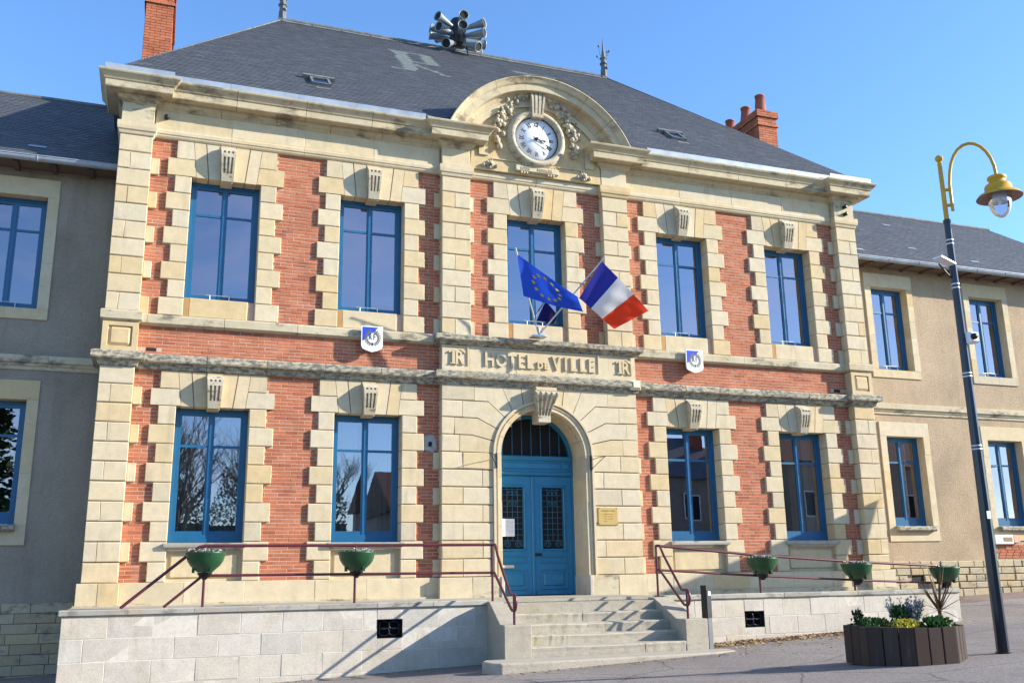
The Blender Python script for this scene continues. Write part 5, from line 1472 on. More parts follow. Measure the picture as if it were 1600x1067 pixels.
for s, x0, x1 in ((-1, -2.09, -1.66), (1, 0.97, 1.36)):
    # cheek wall: level top at the back, sloping down, then a level block in front
    fy = -3.60
    poly = [(fy, -1.7), (TY+0.02, -1.7), (TY+0.02, -0.385), (TY-0.22, -0.385), (fy+0.36, -0.695), (fy, -0.695)]
    xoff = (-2.09+0.23, -1.66) if s < 0 else (1.12, 1.36)
    m_ = MB()
    # taper in plan: the front block is wider and stands further out, as photographed
    def sec(y): 
        u = (y-fy)/(TY+0.02-fy)
        if s < 0: return (-2.10+0.24*u, -1.66+0.0*u)
        return (0.96+0.16*u, 1.37+0.06*u)
    A = []; B = []
    for (y, z) in poly:
        l, r_ = sec(y); A.append((l, y, z)); B.append((r_, y, z))
    n = len(poly); vs = A+B
    m_.add(vs, [tuple(range(n))[::-1], tuple(range(n, 2*n))]+[(i, (i+1) % n, n+(i+1) % n, n+i) for i in range(n)])
    o = PS(m_.build('cheek_wall', M['steps'], st))
    bv = o.modifiers.new('bevel', 'BEVEL'); bv.width = 0.012; bv.segments = 2
# bottom kerb step with rounded ends
kp = [(-2.42, -3.62), (-2.52, -3.80), (-2.50, -4.12), (-2.38, -4.24), (-1.62, -4.25), (-0.3, -4.19), (1.15, -4.14), (1.60, -4.02), (1.70, -3.72), (1.62, -3.60)]
kb = MB().prism([(x, y) for x, y in kp], -1.7, -1.165, 'z')
o = PS(kb.build('kerb_step', M['steps'], st)); bv = o.modifiers.new('bevel', 'BEVEL'); bv.width = 0.03; bv.segments = 3

# ------------------------------------------------------------------ handrails
RYL = -2.02
def rail_end(mb, x, y, zt, zb_, zfoot):
    """hairpin end joining upper and lower rail, on a short foot"""
    pts = []
    for k in range(9):
        a = math.pi/2-math.pi*k/8
        pts.append((x, y-0.09*math.cos(a), (zt+zb_)/2+(zt-zb_)/2*math.sin(a)))
    return pts
def handrail(label, posts, top, mid, stair, foot):
    th = thing('handrail', label, 'handrail', (posts[0][0], RYL, -0.37), 'handrails of the terrace and ramp')
    off = Vector(th.location)
    def P(o): o.location = Vector(o.location)-off; return o
    for x, z0, z1 in posts: P(MB().tube([(x, RYL, z0), (x, RYL, z1)], 0.021, 8).build('post', M['rail'], th))
    P(MB().tube(top, 0.024, 10).build('top_rail', M['rail'], th))
    P(MB().tube(mid, 0.021, 10).build('lower_rail', M['rail'], th))
    P(MB().tube(stair, 0.022, 10).build('stair_rail', M['rail'], th))
    P(MB().tube(foot, 0.021, 8).build('foot_post', M['rail'], th))
    return th
XA = -1.73
# stair rail of the left side: down the slope, round the hairpin and back up
def stairpath(x0, x1, zt, zm, yt, yend, za, zb_):
    p = [(x0, yt, zt), (x0+0.02, yt-0.10, zt)]
    p += [(x0+(x1-x0)*u, yt-0.10+(yend+0.16-yt+0.10)*u, zt+(za-zt)*u) for u in (0.25, 0.5, 0.75, 1.0)]
    p += [(x1, yend+0.05, za-0.005)]
    for k in range(9):
        a = math.pi/2-math.pi*k/8
        p.append((x1, yend-0.085*math.cos(a), (za+zb_)/2+(za-zb_)/2*math.sin(a)))
    p += [(x1, yend+0.10, zb_+0.01)]
    p += [(x1+(x0-x1)*u, yend+0.12+(yt-0.10-yend-0.12)*u, zb_+0.02+(zm-zb_-0.02)*u) for u in (0.25, 0.5, 0.75, 1.0)]
    p += [(x0, yt, zm)]
    return p
handrail('burgundy tube handrail along the left terrace wall and down the left cheek wall', [(-6.31, -0.36, 0.53), (-4.03, -0.36, 0.53), (XA, -0.385, 0.525)],
         [(-7.45, RYL, -0.35), (-6.47, RYL, 0.47), (-6.40, RYL, 0.515), (-6.32, RYL, 0.532), (XA, RYL, 0.527)],
         [(-6.86, RYL, -0.35), (-6.36, RYL, 0.07), (-6.30, RYL, 0.095), (XA, RYL, 0.073)],
         stairpath(XA, -1.87, 0.525, 0.073, RYL, -3.42, -0.255, -0.50), [(-1.87, -3.42, -0.70), (-1.87, -3.42, -0.25)])
XB = 1.36
handrail('burgundy tube handrail sloping along the ramp wall right of the steps', [(XB, -0.385, 0.50), (3.49, -0.37, 0.30), (5.62, -0.37, 0.16), (7.75, -0.37, 0.10)],
         [(XB, RYL, 0.497), (3.49, RYL, 0.31), (5.65, RYL, 0.17), (7.60, RYL, 0.075), (7.70, RYL, 0.06), (7.76, RYL, -0.02)],
         [(XB, RYL, 0.075), (3.49, RYL, -0.06), (5.65, RYL, -0.17), (7.75, RYL, -0.265)],
         stairpath(XB, 1.12, 0.495, 0.075, RYL, -3.42, -0.245, -0.49), [(1.12, -3.42, -0.70), (1.12, -3.42, -0.25)])

# ------------------------------------------------------------------ flower bowls clamped to the rails
def leafq(mb, c, L, wd, rg, up=0.3):
    a = rg.uniform(0, 6.283); e = rg.uniform(-0.2, 1.0)*1.1+up
    d = Vector((math.cos(a)*math.cos(e), math.sin(a)*math.cos(e), math.sin(e)))
    sd = d.cross(Vector((rg.uniform(-1, 1), rg.uniform(-1, 1), rg.uniform(-1, 1))))
    if sd.length < 1e-3: return
    sd.normalize(); c = Vector(c)
    mb.add([c, c+d*L*0.5+sd*wd, c+d*L, c+d*L*0.5-sd*wd], [(0, 1, 2, 3)])
def bowl(x, z, label, seed, flowers):
    th = thing('flower_bowl', label, 'flower bowl', (x, RYL-0.10, z), 'green flower bowls on the handrails')
    MB().lathe([(0.001, -0.19), (0.11, -0.19), (0.13, -0.175), (0.155, -0.15), (0.215, -0.10), (0.26, -0.03), (0.285, 0.06), (0.295, 0.085), (0.295, 0.10), (0.275, 0.10), (0.26, 0.04)], (0, 0, 0), 28).build('bowl', M['green'], th)
    MB().lathe([(0.001, 0.06), (0.27, 0.05)], (0, 0, 0), 20).build('soil', M['soil'], th)
    b_ = MB().lathe([(0.03, -0.30), (0.05, -0.27), (0.085, -0.265), (0.085, -0.235), (0.105, -0.23), (0.105, -0.192)], (0, 0, 0), 12)
    b_.tube([(0, 0.10, -0.27), (0, 0.0, -0.27)], 0.025, 6)
    b_.build('bracket', M['black'], th)
    for k in range(3):
        a = rad(-90+120*k+30); MB().box(-0.02, 0.02, -0.03, 0.03, -0.20, -0.10).build('bowl_foot', M['green'], th, (0.165*math.cos(a), 0.165*math.sin(a), 0))
    rg = random.Random(seed); lv = MB(); fl_ = MB()
    for i in range(260):
        rr_ = 0.27*math.sqrt(rg.random()); a = rg.uniform(0, 6.283)
        leafq(lv, (rr_*math.cos(a), rr_*math.sin(a), 0.05+rg.random()*0.06*(0.3+abs(math.sin(a*2.5+seed)))), rg.uniform(0.02, 0.055), rg.uniform(0.006, 0.013), rg, 0.4)
    for i in range(flowers):
        rr_ = 0.26*math.sqrt(rg.random()); a = rg.uniform(0, 6.283); c = Vector((rr_*math.cos(a), rr_*math.sin(a), 0.105+rg.random()*0.04))
        for q in range(4): leafq(fl_, c, 0.022, 0.011, rg, 0.1)
    stuff(lv.build('leaves', M['leaf'], th)); stuff(fl_.build('flowers', M['petal'], th))
bowl(-6.31, 0.335, 'green flower bowl at the left end of the terrace rail, nearest the corner', 1, 26)
bowl(-4.03, 0.325, 'green flower bowl on the terrace rail between left window and door', 2, 30)
bowl(3.49, 0.165, 'green flower bowl on the ramp rail nearest the steps', 3, 34)
bowl(5.62, 0.035, 'green flower bowl with pale pansies at the middle of the ramp rail', 4, 44)
bowl(7.75, -0.06, 'green flower bowl at the low end of the ramp rail, mostly leaves', 5, 6)

# ------------------------------------------------------------------ bollard, planter and its plants
bx, by = 1.71, -3.04
bo = thing('bollard', 'slim black and grey metal bollard standing right of the steps', 'bollard', (bx, by, gz(bx, by)))
MB().cbox(-0.065, 0.065, -0.055, 0.055, -0.05, 0.50, 0.012, 0.0, True).build('base', plain_mat('grey coated metal', (0.10, 0.11, 0.125), 0.45), bo)
MB().cbox(-0.068, 0.068, -0.058, 0.058, 0.503, 0.96, 0.012, 0.0, True).build('post', M['black'], bo)
MB().prism([(-0.07, 0.96), (0.07, 0.96), (0.07, 1.0), (-0.07, 1.03)], -0.06, 0.06).build('cap', M['black'], bo)
MB().box(-0.02, 0.045, -0.0605, -0.0585, 0.86, 0.93).build('sticker', M['steel'], bo)
bo.rotation_euler.z = rad(20)

px, py, pr = 1.85, -7.43, 0.72
pz = gz(px, py)
pl = thing('planter', 'dark octagonal wooden planter box full of plants on the asphalt', 'planter', (px, py, pz))
va = [rad(13+45*k) for k in range(8)]
HP = 0.435
for k in range(8):
    a0, a1 = va[k], va[(k+1) % 8]
    p0 = Vector((pr*math.cos(a0), pr*math.sin(a0))); p1 = Vector((pr*math.cos(a1), pr*math.sin(a1)))
    d = (p1-p0); L = d.length; d.normalize(); nrm = Vector((d.y, -d.x))
    for j in range(3):
        u0, u1 = L*j/3+0.005, L*(j+1)/3-0.005
        hh = HP+R.uniform(-0.008, 0.006); e = R.uniform(-0.003, 0.003)
        k3 = ('plank', round(u1-u0, 3))
        if k3 not in CACHE:
            me = MB().cbox(0, u1-u0, 0.0, 0.045, 0, 1.0, 0.008, 0.004, True).mesh('plank'); me.materials.append(M['plank']); CACHE[k3] = me
        q = p0+d*u0
        o = link('plank', CACHE[k3], M['plank'], pl, (q.x+nrm.x*e, q.y+nrm.y*e, -0.02)); o.rotation_euler.z = math.atan2(d.y, d.x); o.scale.z = hh+0.02
MB().prism([(0.67*math.cos(a), 0.67*math.sin(a)) for a in va], -0.02, 0.37, 'z').build('soil', M['soil'], pl)
def plant(name, label, cat, x, y, builder, mat, zoff=0.37, group=None):
    th = thing(name, label, cat, (px+x*0.9, py+y*0.9, pz+zoff), group); th.scale = (0.9, 0.9, 0.9)
    mb = MB(); builder(mb); mb.build('foliage', mat, th); return th
rg = random.Random(12)
def bush(rx, ry, h, n, L, wd):
    def f(mb):
        for i in range(n):
            a = rg.uniform(0, 6.283); r = math.sqrt(rg.random()); z = h*rg.random()**0.8
            k = math.sqrt(max(0.05, 1-(z/h)**2*0.8))
            bump_ = 0.8+0.25*math.sin(3*a+rx*9)
            leafq(mb, (rx*r*k*bump_*math.cos(a), ry*r*k*bump_*math.sin(a), z), L*rg.uniform(0.6, 1.2), wd*rg.uniform(0.6, 1.2), rg, 0.4)
        for i in range(8):
            a = rg.uniform(0, 6.283); mb.tube([(0, 0, -0.02), (rx*0.4*math.cos(a), ry*0.4*math.sin(a), h*0.6)], 0.006, 4)
    return f
def ferny(rx, ry, h, n):
    def f(mb):
        for i in range(n):
            a = rg.uniform(0, 6.283); r = math.sqrt(rg.random())*0.6
            b = Vector((rx*r*math.cos(a), ry*r*math.sin(a), 0)); t_ = Vector((rx*(r+0.45)*math.cos(a), ry*(r+0.45)*math.sin(a), h*rg.uniform(0.6, 1.05)))
            mb.tube([b, (b+t_)/2+Vector((0, 0, 0.03)), t_], [0.005, 0.004, 0.002], 4)
            for q in range(14): leafq(mb, b+(t_-b)*rg.uniform(0.4, 1.0)+Vector((rg.uniform(-.02, .02), rg.uniform(-.02, .02), rg.uniform(-.02, .03))), 0.05, 0.008, rg, 0.5)
    return f
def cordyline(mb):
    mb.tube([(0, 0, -0.03), (0.01, 0, 0.14), (0.0, 0.0, 0.30)], [0.035, 0.03, 0.025], 7)
    for i in range(34):
        a = rg.uniform(0, 6.283); e = rg.choice([1.4, 1.25, 1.05, 0.8, 0.55, 0.3, 0.0, -0.3])+rg.uniform(-0.1, 0.1); L = rg.uniform(0.45, 0.72)
        d = Vector((math.cos(a)*math.cos(e), math.sin(a)*math.cos(e), math.sin(e))); sd = d.cross(Vector((0, 0, 1))); sd.normalize()
        base = Vector((0, 0, 0.22+0.08*rg.random())); P = []
        for t_ in (0.0, 0.35, 0.7, 1.0):
            c = base+d*L*t_+Vector((0, 0, -0.10*t_*t_*max(0, 1.2-e)*0.6)); w_ = 0.012*(1-t_**3)+0.002
            P += [c-sd*w_, c+sd*w_]
        mb.add(P, [(0, 1, 3, 2), (2, 3, 5, 4), (4, 5, 7, 6)])
plant('cordyline', 'spiky bronze cordyline at the right side of the octagonal planter', 'cordyline', 0.52, -0.17, cordyline, M['leaf_p'])
plant('silver_shrub', 'feathery silver grey shrub at the back of the octagonal planter', 'shrub', 0.22, 0.17, ferny(0.27, 0.24, 0.40, 60), M['leaf_g'])
plant('green_shrub', 'leafy green shrub in front of the silver shrub in the planter', 'shrub', 0.05, 0.06, bush(0.20, 0.18, 0.30, 520, 0.06, 0.018), M['leaf'])
plant('yellow_flowers', 'clump of yellow flowers at the front middle of the planter', 'flowers', -0.26, -0.35, bush(0.26, 0.18, 0.14, 620, 0.045, 0.022), M['leaf_y'])
plant('green_groundcover', 'low green bedding plants at the left side of the planter', 'bedding plants', -0.40, 0.12, bush(0.33, 0.30, 0.14, 640, 0.06, 0.02), M['leaf'])
plant('dark_seedling', 'small dark green plant sticking up at the left rim of the planter', 'plant', -0.42, 0.40, bush(0.12, 0.12, 0.24, 160, 0.07, 0.018), M['conifer'])
plant('bedding_plant', 'green bedding plants below the bronze cordyline in the planter', 'bedding plants', 0.20, -0.40, bush(0.34, 0.26, 0.15, 640, 0.065, 0.022), M['leaf'])

# ------------------------------------------------------------------ street lamp
lx, ly = 3.165, -7.69; lz = -1.148
lp = thing('street_lamp', 'dark blue street lamp post with yellow swan neck arm and bell shade', 'street lamp', (lx, ly, gz(lx, ly)))
lp.scale = (0.8964, 0.8964, 0.8964)
def Z(z): return z-lz
MB().lathe([(0.086, -0.1), (0.082, 1.0), (0.066, 3.5), (0.050, Z(5.31)), (0.058, Z(5.31)), (0.058, Z(5.36)), (0.04, Z(5.37))], (0, 0, 0), 8, 'z', False).build('post', M['pole'], lp)
ad = Vector((0.80, -0.60, 0)).normalized()
MB().lathe([(0.038, Z(5.36)), (0.036, Z(5.8)), (0.034, Z(6.32)), (0.026, Z(6.345))], (0, 0, 0), 14).build('mast', M['yellow'], lp)
bl = MB(); blob(bl, (0, 0, Z(6.40)), 0.062); bl.build('ball_finial', M['yellow'], lp)
arm = MB()
ap = [(0.105, 5.50), (0.105, 5.75), (0.108, 5.95)]
AR_ = 0.335
for k in range(1, 13):
    a = math.pi-math.pi*k/12*1.0
    ap.append((0.12+AR_+AR_*math.cos(a), 5.98+0.62*math.sin(a) if a > math.pi/2 else 6.02+0.58*math.sin(a)))
ap.append((0.79, 5.96))
arm.tube([(ad.x*u, ad.y*u, Z(z)) for u, z in ap], 0.026, 10)
for z in (5.60, 5.86): arm.tube([(0, 0, Z(z)), (ad.x*0.12, ad.y*0.12, Z(z))], 0.028, 8)
arm.build('arm', M['yellow'], lp)
hc_ = (ad.x*0.79, ad.y*0.79, Z(5.63))
sh = MB().lathe([(0.03, 0.37), (0.10, 0.365), (0.135, 0.35), (0.143, 0.325), (0.135, 0.305), (0.122, 0.29), (0.122, 0.255), (0.135, 0.24), (0.18, 0.215), (0.197, 0.185), (0.197, 0.105), (0.22, 0.09), (0.30, 0.05), (0.335, 0.0)], hc_, 32).build('lamp_shade', M['yellow'], lp)
MB().lathe([(0.333, -0.004), (0.295, 0.04), (0.20, 0.08), (0.02, 0.09)], hc_, 32).build('shade_lining', plain_mat('pinkish shade lining', (0.30, 0.19, 0.15), 0.6), lp)
MB().lathe([(0.165, 0.075), (0.172, 0.0), (0.168, -0.08), (0.150, -0.17), (0.11, -0.26), (0.05, -0.315), (0.001, -0.328)], hc_, 28).build('lamp_globe', M['globe'], lp)
MB().lathe([(0.14, 0.07), (0.145, -0.05), (0.11, -0.055), (0.05, 0.02)], hc_, 24).build('reflector', M['steel'], lp)
MB().lathe([(0.001, -0.12), (0.025, -0.11), (0.03, 0.0), (0.03, 0.05)], hc_, 10).build('lamp_bulb', M['white'], lp)
for z in (5.02, 4.96, 4.30, 4.24, 2.89, 2.84, 1.79, 1.74):
    MB().lathe([(0.052+0.0062*(5.3-z), -0.013), (0.055+0.0062*(5.3-z), -0.010), (0.055+0.0062*(5.3-z), 0.010), (0.052+0.0062*(5.3-z), 0.013)], (0, 0, Z(z)), 16).build('steel_band', M['steel'], lp)
o = MB().box(-0.40, -0.06, -0.08, 0.08, 0.0, 0.025).build('antenna_panel', M['white'], lp, (0, -0.02, Z(4.58))); o.rotation_euler = (0, rad(12), rad(10))
MB().tube([(-0.30, -0.02, Z(4.60)), (-0.06, 0, Z(4.40))], 0.012, 6).build('antenna_bracket', M['black'], lp)
cb = MB().cbox(-0.03, 0.13, -0.10, 0.05, -0.08, 0.08, 0.02, 0.02, True).build('security_camera', M['white'], lp, (0.04, -0.07, Z(3.43)))
MB().lathe([(0.001, -0.07), (0.035, -0.065), (0.05, -0.04), (0.05, 0.0)], (0.0, -0.10, 0.0), 12, 'y').build('camera_dome', M['black'], cb)
MB().lathe([(0.105, -0.02), (0.105, 0.012), (0.085, 0.016)], (0, 0, 0.005), 8, 'z', False).build('base_plate', M['pole'], lp)
MB().box(-0.09, -0.015, -0.099, -0.096, 0, 0.11).build('number_sticker', M['white'], lp, (0.02, 0, Z(0.72)))

# ------------------------------------------------------------------ flags
bk = Vector((-0.17, -0.50, 4.62))
br_ = MB().box(-0.15, 0.15, -0.05, 0.20, -0.03, 0.0)
br_.tube([(0, 0.0, 0), (-0.06, -0.06, 0.16)], 0.026, 8); br_.tube([(0, 0.0, 0), (0.07, -0.06, 0.14)], 0.026, 8)
o = br_.build('flag_bracket', M['steel'], None, bk); tag(o, 'galvanised bracket holding two flagpoles on the balcony ledge', 'bracket')
def flag(name, label, tip, base, corners, bands, ripple):
    th = thing(name, label, 'flag', base, 'flags over the entrance')
    b = Vector(base); t_ = Vector(tip)-b
    MB().tube([(0, 0, 0.0), t_*0.5, t_], 0.016, 8).build('flagpole', M['steel'], th)
    A, B, C, D = [Vector(c)-b for c in corners]
    nn = ((D-A).cross(B-A)).normalized()
    def S(u, v):
        p = A*(1-u)*(1-v)+B*(1-u)*v+C*u*v+D*u*(1-v)
        h, ph, fr_, sag = ripple
        e = u*(1-u)*4
        p = p+nn*(h*math.sin(fr_*u+ph+2.2*v)*min(1, u*2.5)+h*0.5*math.sin(fr_*1.9*u-3*v+ph))
        p.z -= sag*math.sin(math.pi*u)*(0.5+0.5*v) 
        p = p+nn*0.012*math.sin(14*(u*0.6+v)+ph)*u
        return p
    for nm, mt, u0, u1 in bands:
        MB().grid(lambda u, v: S(u0+(u1-u0)*u, v), 14, 14).build(nm, mt, th)
    return th, S, nn
eu, S, nn = flag('european_flag', 'blue european flag with yellow stars on the left pole above the door', (-0.93, -1.25, 6.11), (-0.20, -0.50, 4.68),
     [(-0.885, -1.21, 6.01), (-0.70, -1.04, 5.23), (0.44, -1.28, 4.94), (0.26, -1.42, 5.19)], [('cloth', M['eu_blue'], 0, 1)], (0.05, 0.4, 5.5, 0.03))
stm = MB()
for k in range(12):
    a = rad(30*k); cu, cv = 0.44+0.22*math.cos(a), 0.5+0.33*math.sin(a)
    for side in (-1, 1):
        pts = []
        for q in range(10):
            r_ = 0.062 if q % 2 == 0 else 0.026
            an = math.pi/2+q*math.pi/5
            pts.append(S(cu+r_*math.cos(an)*0.72, cv-r_*math.sin(an)*1.15)+nn*0.006*side)
        c = S(cu, cv)+nn*0.006*side
        stm.add(pts+[c], [(q, (q+1) % 10, 10) for q in range(10)])
stm.build('stars', M['eu_star'], eu)
flag('french_flag', 'blue white and red french flag on the right pole above the door', (0.94, -1.29, 6.10), (-0.13, -0.50, 4.68),
     [(0.90, -1.25, 6.03), (0.50, -0.97, 5.31), (1.22, -1.02, 4.72), (1.89, -1.24, 5.09)], [('blue_band', M['fr_blue'], 0, 0.335), ('white_band', M['fr_white'], 0.335, 0.667), ('red_band', M['fr_red'], 0.667, 1)], (0.035, 1.0, 6.0, 0.0))

# ------------------------------------------------------------------ shields
def shield(xc, label):
    th = thing('shield_plaque', label, 'shield', (xc, -0.20, 4.13), 'shield plaques on the brick band')
    w_, h_ = 0.205, 0.50
    out = [(0, 0), (0.10, 0.03), (0.18, 0.065), (w_, 0.12), (w_, h_), (-w_, h_), (-w_, 0.12), (-0.18, 0.065), (-0.10, 0.03)]
    MB().prism(out, 0, 0.035).build('board', M['white'], th); MB().box(-0.08, 0.08, 0.036, 0.197, 0.08, 0.26).build('fixing', M['black'], th)
    MB().add([(-w_+0.02, -0.003, h_-0.02), (-w_+0.02, -0.003, 0.20), (w_-0.085, -0.003, h_-0.02)], [(0, 1, 2)]).build('blue_corner', M['royal'], th)
    em = MB()
    join_text(em, 'R', 0.17, 0.001, (-0.032, -0.005, 0.235), 0.0, 0.62); join_text(em, 'F', 0.17, 0.001, (0.045, -0.005, 0.235), 0.0, 0.62)
    em.add([(0.005, -0.005, 0.11), (0.03, -0.005, 0.155), (0.005, -0.005, 0.19), (-0.02, -0.005, 0.155)], [(0, 1, 2, 3)])
    em.build('letters', M['ink'], th)
    lv = MB(); rg2 = random.Random(2)
    for s in (-1, 1):
        for k in range(9):
            a = rad(-75+k*17); cx, cz = 0.008+s*0.125*math.cos(a)*1.0, 0.275+0.13*math.sin(a)
            for q in (-1, 1):
                an = a+math.pi/2+q*0.7; d = Vector((s*math.cos(an), 0, math.sin(an)))*0.055; n_ = Vector((-d.z, 0, d.x))*0.28
                c = Vector((cx, -0.004-0.0005*k, cz))
                lv.add([c, c+d*0.5+n_, c+d, c+d*0.5-n_], [(0, 1, 2, 3)])
    lv.build('wreath', M['gold'], th)
    return th
shield(-3.45, 'blue and white enamel shield with letters and wreath, left of the balcony inscription')
shield(3.51, 'blue and white enamel shield with letters and wreath, right of the balcony inscription')

# ------------------------------------------------------------------ siren on the ridge
sx, sz = 0.16, 14.60
si = thing('warning_siren', 'cluster of grey warning siren horns mounted on the roof ridge', 'siren', (sx, 6.0, sz))
MB().lathe([(0.001, 0.95), (0.20, 0.93), (0.24, 0.85), (0.24, 0.15), (0.20, 0.10), (0.001, 0.10)], (0, 0, 0), 18).build('housing', M['black'], si)
fm2 = MB()
for k in range(4):
    a = rad(45+90*k); fm2.tube([(0.22*math.cos(a), 0.22*math.sin(a), 0.25), (0.30*math.cos(a), 0.42*math.sin(a), -0.30)], 0.022, 6)
fm2.build('support_leg', M['black'], si)
hm_ = MB().lathe([(0.045, 0.15), (0.06, 0.30), (0.085, 0.50), (0.115, 0.72), (0.135, 0.80), (0.145, 0.81), (0.145, 0.83), (0.125, 0.82), (0.10, 0.70), (0.07, 0.45), (0.001, 0.30)], (0, 0, 0), 16, 'x').mesh('horn')
hm_.materials.append(M['siren'])
hk_ = MB().lathe([(0.001, 0.795), (0.128, 0.80)], (0, 0, 0), 16, 'x').mesh('horn_shade_disc'); hk_.materials.append(M['dark'])  # near-black disc: the shade inside the horn put into its colour
for dx, dy, zm, zc in ((-.70,-.38,.92,.62), (-.07,-.72,1.02,.62), (.58,-.5,.94,.62), (-.10,-.78,.74,.40), (-.68,-.42,.60,.42), (.60,-.5,.64,.42), (-.80,.22,.56,.42), (.80,.28,.62,.42),
                       (-.82,.1,.32,.28), (.83,.05,.32,.28), (.72,.32,.05,.20), (-.45,.62,.30,.28), (.35,.70,.95,.62), (-.40,.70,.92,.62), (.1,.8,.6,.42), (.15,.78,.30,.28), (-.55,-.55,.10,.22), (.45,-.62,.16,.24)):
    zm += 0.55*dy
    d = Vector((dx, dy, zm-zc)); el = math.asin(d.z/d.length); az = math.atan2(dy, dx)
    o = link('horn', hm_, M['siren'], si, (0, 0, zc), (0, -el, az)); link('horn_shade_disc', hk_, M['dark'], o)

# ------------------------------------------------------------------ small things on the right wing, leaf litter
nbx = thing('notice_box', 'white wall mounted display box under the far right window', 'notice box', (12.35, YWG-0.05, 0.56))
MB().cbox(-0.30, 0.28, -0.06, 0.06, 0.0, 0.22, 0.008, 0.008, True).build('case', M['white'], nbx)
MB().box(-0.05, 0.24, -0.063, -0.0605, 0.06, 0.165).build('display', M['brown'], nbx)
MB().cbox(0.30, 0.50, -0.05, 0.05, 0.03, 0.21, 0.008, 0.008, True).build('side_panel', plain_mat('salmon panel', (0.55, 0.30, 0.2), 0.7), nbx)
lt = MB(); rg = random.Random(9)
for i in range(2600):
    u = rg.random(); x = 1.95+4.6*u**1.1; d = abs(rg.gauss(0, 0.30))*(1.15-0.6*u)
    y = TY-0.05-d
    if rg.random() < 0.06: y -= rg.random()*1.5
    c = Vector((x, y, gz(x, y)+0.006+rg.random()*0.025))
    a = rg.uniform(0, 6.283); L = rg.uniform(0.02, 0.045); d1 = Vector((math.cos(a), math.sin(a), rg.uniform(-0.3, 0.5)))*L; d2 = Vector((-math.sin(a), math.cos(a), rg.uniform(-0.3, 0.5)))*L*0.6
    lt.add([c-d1, c+d2, c+d1, c-d2], [(0, 1, 2, 3)])
for i in range(500):
    x = rg.uniform(-7.5, 4.5); y = TY-0.02-abs(rg.gauss(0, 0.12)) if x < -2.5 else (-4.27-abs(rg.gauss(0, 0.15)) if x < 1.7 else TY-1.0-rg.random()*2)
    c = Vector((x, y, gz(x, y)+0.005)); a = rg.uniform(0, 6.283); L = rg.uniform(0.01, 0.03)
    d1 = Vector((math.cos(a), math.sin(a), 0.3))*L; d2 = Vector((-math.sin(a), math.cos(a), 0.2))*L*0.6
    lt.add([c-d1, c+d2, c+d1, c-d2], [(0, 1, 2, 3)])
o = lt.build('leaf_litter', M['litter']); tag(o, kind='stuff'); o['label'] = 'dry brown leaves lying along the foot of the ramp wall'; o['category'] = 'fallen leaves'

# ------------------------------------------------------------------ what stands across the street (seen in the window panes)
def house(x0, x1, y0, y1, h, rh, label, wm_, rm_):
    zb = gz((x0+x1)/2, y1)-0.3
    th = thing('house', label, 'house', ((x0+x1)/2, (y0+y1)/2, zb), 'houses across the street')
    ox, oy = (x0+x1)/2, (y0+y1)/2; a, b = (x1-x0)/2, (y1-y0)/2
    MB().box(-a, a, -b, b, 0, h).build('wall', wm_, th)
    r_ = MB().add([(-a-.3, -b-.3, h), (a+.3, -b-.3, h), (a+.3, b+.3, h), (-a-.3, b+.3, h), (-a-.3, 0, h+rh), (a+.3, 0, h+rh)], [(0, 1, 5, 4), (2, 3, 4, 5), (1, 2, 5), (3, 0, 4), (3, 2, 1, 0)]).build('roof', rm_, th)
    MB().box(a*0.5, a*0.5+0.6, -0.4, 0.4, h+rh-0.8, h+rh+0.9).build('chimney', M['terracotta'], r_)
    n = max(2, int((x1-x0)/2.6))
    for k in range(n):
        for z in ([0.9, 3.6] if h > 5 else [0.9]):
            cx = -a+(k+0.5)*2*a/n
            w_ = MB().cbox(cx-0.5, cx+0.5, b, b+0.06, z, z+1.5, 0.0, 0.0, True).build('window', M['steel'], th)
            MB().box(cx-0.42, cx+0.42, b+0.061, b+0.07, z+0.08, z+1.42).build('pane', M['dark'], w_)
house(4.1, 16.5, -38, -30, 4.7, 2.4, 'low cream house with brown tiled roof across the street from the door', M['plaster'], M['tile'])
house(17.5, 27.0, -39, -31, 6.0, 2.8, 'grey rendered house with slate roof across the street from the steps', M['render_g'], M['slate'])
house(27.6, 44.0, -38, -29, 6.8, 3.0, 'tall cream house with brown roof across the street from the right wing', M['render'], M['tile'])
def bare_tree(x, y, h, seed, label):
    th = thing('bare_tree', label, 'tree', (x, y, gz(x, y)), 'bare trees across the street'); rg = random.Random(seed)
    tr_ = MB(); bb = MB()
    def grow(p, d, L, r, lev, mb):
        pts = [p]; q = Vector(p); dd = Vector(d)
        for k in range(4):
            dd = (dd+Vector((rg.uniform(-1, 1), rg.uniform(-1, 1), rg.uniform(-0.3, 0.7)))*0.16).normalized(); q = q+dd*L/4; pts.append(Vector(q))
        mb.tube(pts, [r*(1-0.45*k/4) for k in range(5)], 5 if lev < 2 else 3)
        if lev < 6:
            for k in range(4 if lev < 3 else (3 if lev < 5 else 2)):
                u = rg.uniform(0.45, 1.0); i = min(3, int(u*4)); s_ = pts[i]+(pts[i+1]-pts[i])*(u*4-i)
                ax = Vector((rg.uniform(-1, 1), rg.uniform(-1, 1), rg.uniform(-0.2, 0.6)))
                grow(s_, (dd+ax*0.9).normalized(), L*rg.uniform(0.6, 0.78), r*0.52, lev+1, bb)
    grow(Vector((0, 0, -0.1)), Vector((0, 0, 1)), h*0.34, h*0.026, 0, tr_)
    tr_.build('trunk', M['bark'], th); stuff(bb.build('branches', M['bark'], th))
bare_tree(-6.0, -29, 10.5, 3, 'bare tree across the street opposite the first lower window')
bare_tree(-2.6, -32, 10.0, 8, 'bare tree across the street between the two left windows')
bare_tree(1.2, -33, 10.0, 5, 'bare tree across the street opposite the second lower window')
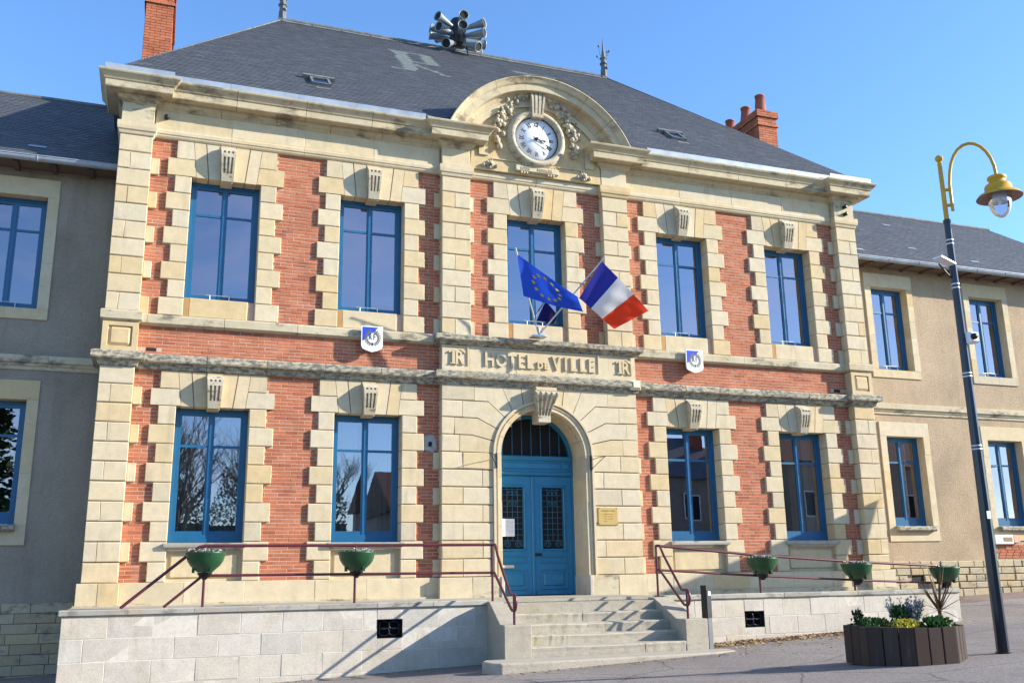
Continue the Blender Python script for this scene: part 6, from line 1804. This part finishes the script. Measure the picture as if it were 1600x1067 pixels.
def conifer(x, y, h, r, seed, label):
    th = thing('evergreen_tree', label, 'tree', (x, y, gz(x, y)), 'evergreens across the street'); rg = random.Random(seed)
    MB().tube([(0, 0, -0.1), (0, 0, h*0.8)], [0.16, 0.04], 7).build('trunk', M['bark'], th)
    c = MB()
    for i in range(3200):
        z = h*(0.08+0.92*rg.random()**1.3); a = rg.uniform(0, 6.283); k = (1-z/h)**0.55*r*(0.75+0.3*math.sin(5*a+z*2))*math.sqrt(rg.random())
        leafq(c, (k*math.cos(a), k*math.sin(a), z), 0.5, 0.13, rg, -0.3)
    c.build('crown', M['conifer'], th)
conifer(-14.5, -29, 10.5, 2.9, 1, 'dark evergreen across the street from the left wing')
conifer(-18.5, -31, 8.5, 2.4, 2, 'shorter dark evergreen across the street from the left wing')
def hedge(x0, x1, y, h, label):
    th = thing('hedge', label, 'hedge', ((x0+x1)/2, y, gz((x0+x1)/2, y))); rg = random.Random(6); m_ = MB(); a = (x1-x0)/2
    m_.box(-a, a, -0.3, 0.3, 0, h*0.55)
    for i in range(16000):
        x = rg.uniform(-a, a); leafq(m_, (x, rg.uniform(-0.5, 0.5), h*rg.random()**0.8*(0.8+0.12*math.sin(x*1.7)+0.08*math.sin(x*4.1))), 0.17, 0.05, rg, 0.2)
    m_.build('foliage', M['conifer'], th)
hedge(-11, 3.0, -34.5, 7.6, 'dark hedge behind the bare trees across the street')
# a triangular sun sail added out of view, cut to shade the facade corner
T0 = 1.62
hx = Vector((1.0, 2.06, 0)).normalized()
A0 = Vector((8.0+SUNV.x/-SUNV.y*T0, YP-T0, 1.5+SUNV.z/-SUNV.y*T0))
kx, kz = SUNV.x/-SUNV.y, SUNV.z/-SUNV.y
def onblocker(X, Zs):
    # point of the sail's upright plane (through A0, facing the sun) whose shadow on the facade falls at (X, Zs)
    P0 = Vector((X, YP, Zs)); nrm = Vector((SUNV.x, SUNV.y, 0))
    t_ = (A0-P0).dot(nrm)/SUNV.dot(nrm); return P0+SUNV*t_
blocker = thing('sun_blocker', 'added unseen canvas sun sail hung on a post beside the ramp', 'sun sail', (A0.x, A0.y, gz(A0.x, A0.y)))
so2 = Vector(blocker.location)
Pq = [onblocker(8.0, 1.52), onblocker(2.2, -0.42), onblocker(1.6, -0.75), onblocker(6.9, -0.75)]
mb = MB(); q0 = [q-so2 for q in Pq]; bk_ = [q+Vector((0.012, -0.006, 0)) for q in q0]
mb.add(q0+bk_, [(0, 1, 2, 3), (7, 6, 5, 4)]); mb.build('canvas', M['curtain'], blocker)
po_ = Pq[0]-so2
MB().tube([(po_.x+0.35, po_.y+0.1, -0.1), (po_.x+0.35, po_.y+0.1, po_.z+0.1)], 0.03, 8).build('post', M['steel'], blocker)
MB().tube([tuple(po_), (po_.x+0.35, po_.y+0.1, po_.z+0.05)], 0.005, 4).build('guy_rope', M['steel'], blocker)
e_ = Pq[2]-so2
MB().tube([tuple(e_), (e_.x-0.3, e_.y-0.4, gz(Pq[2].x-0.3, Pq[2].y-0.4)-so2.z)], 0.004, 4).build('guy_rope', M['steel'], blocker)
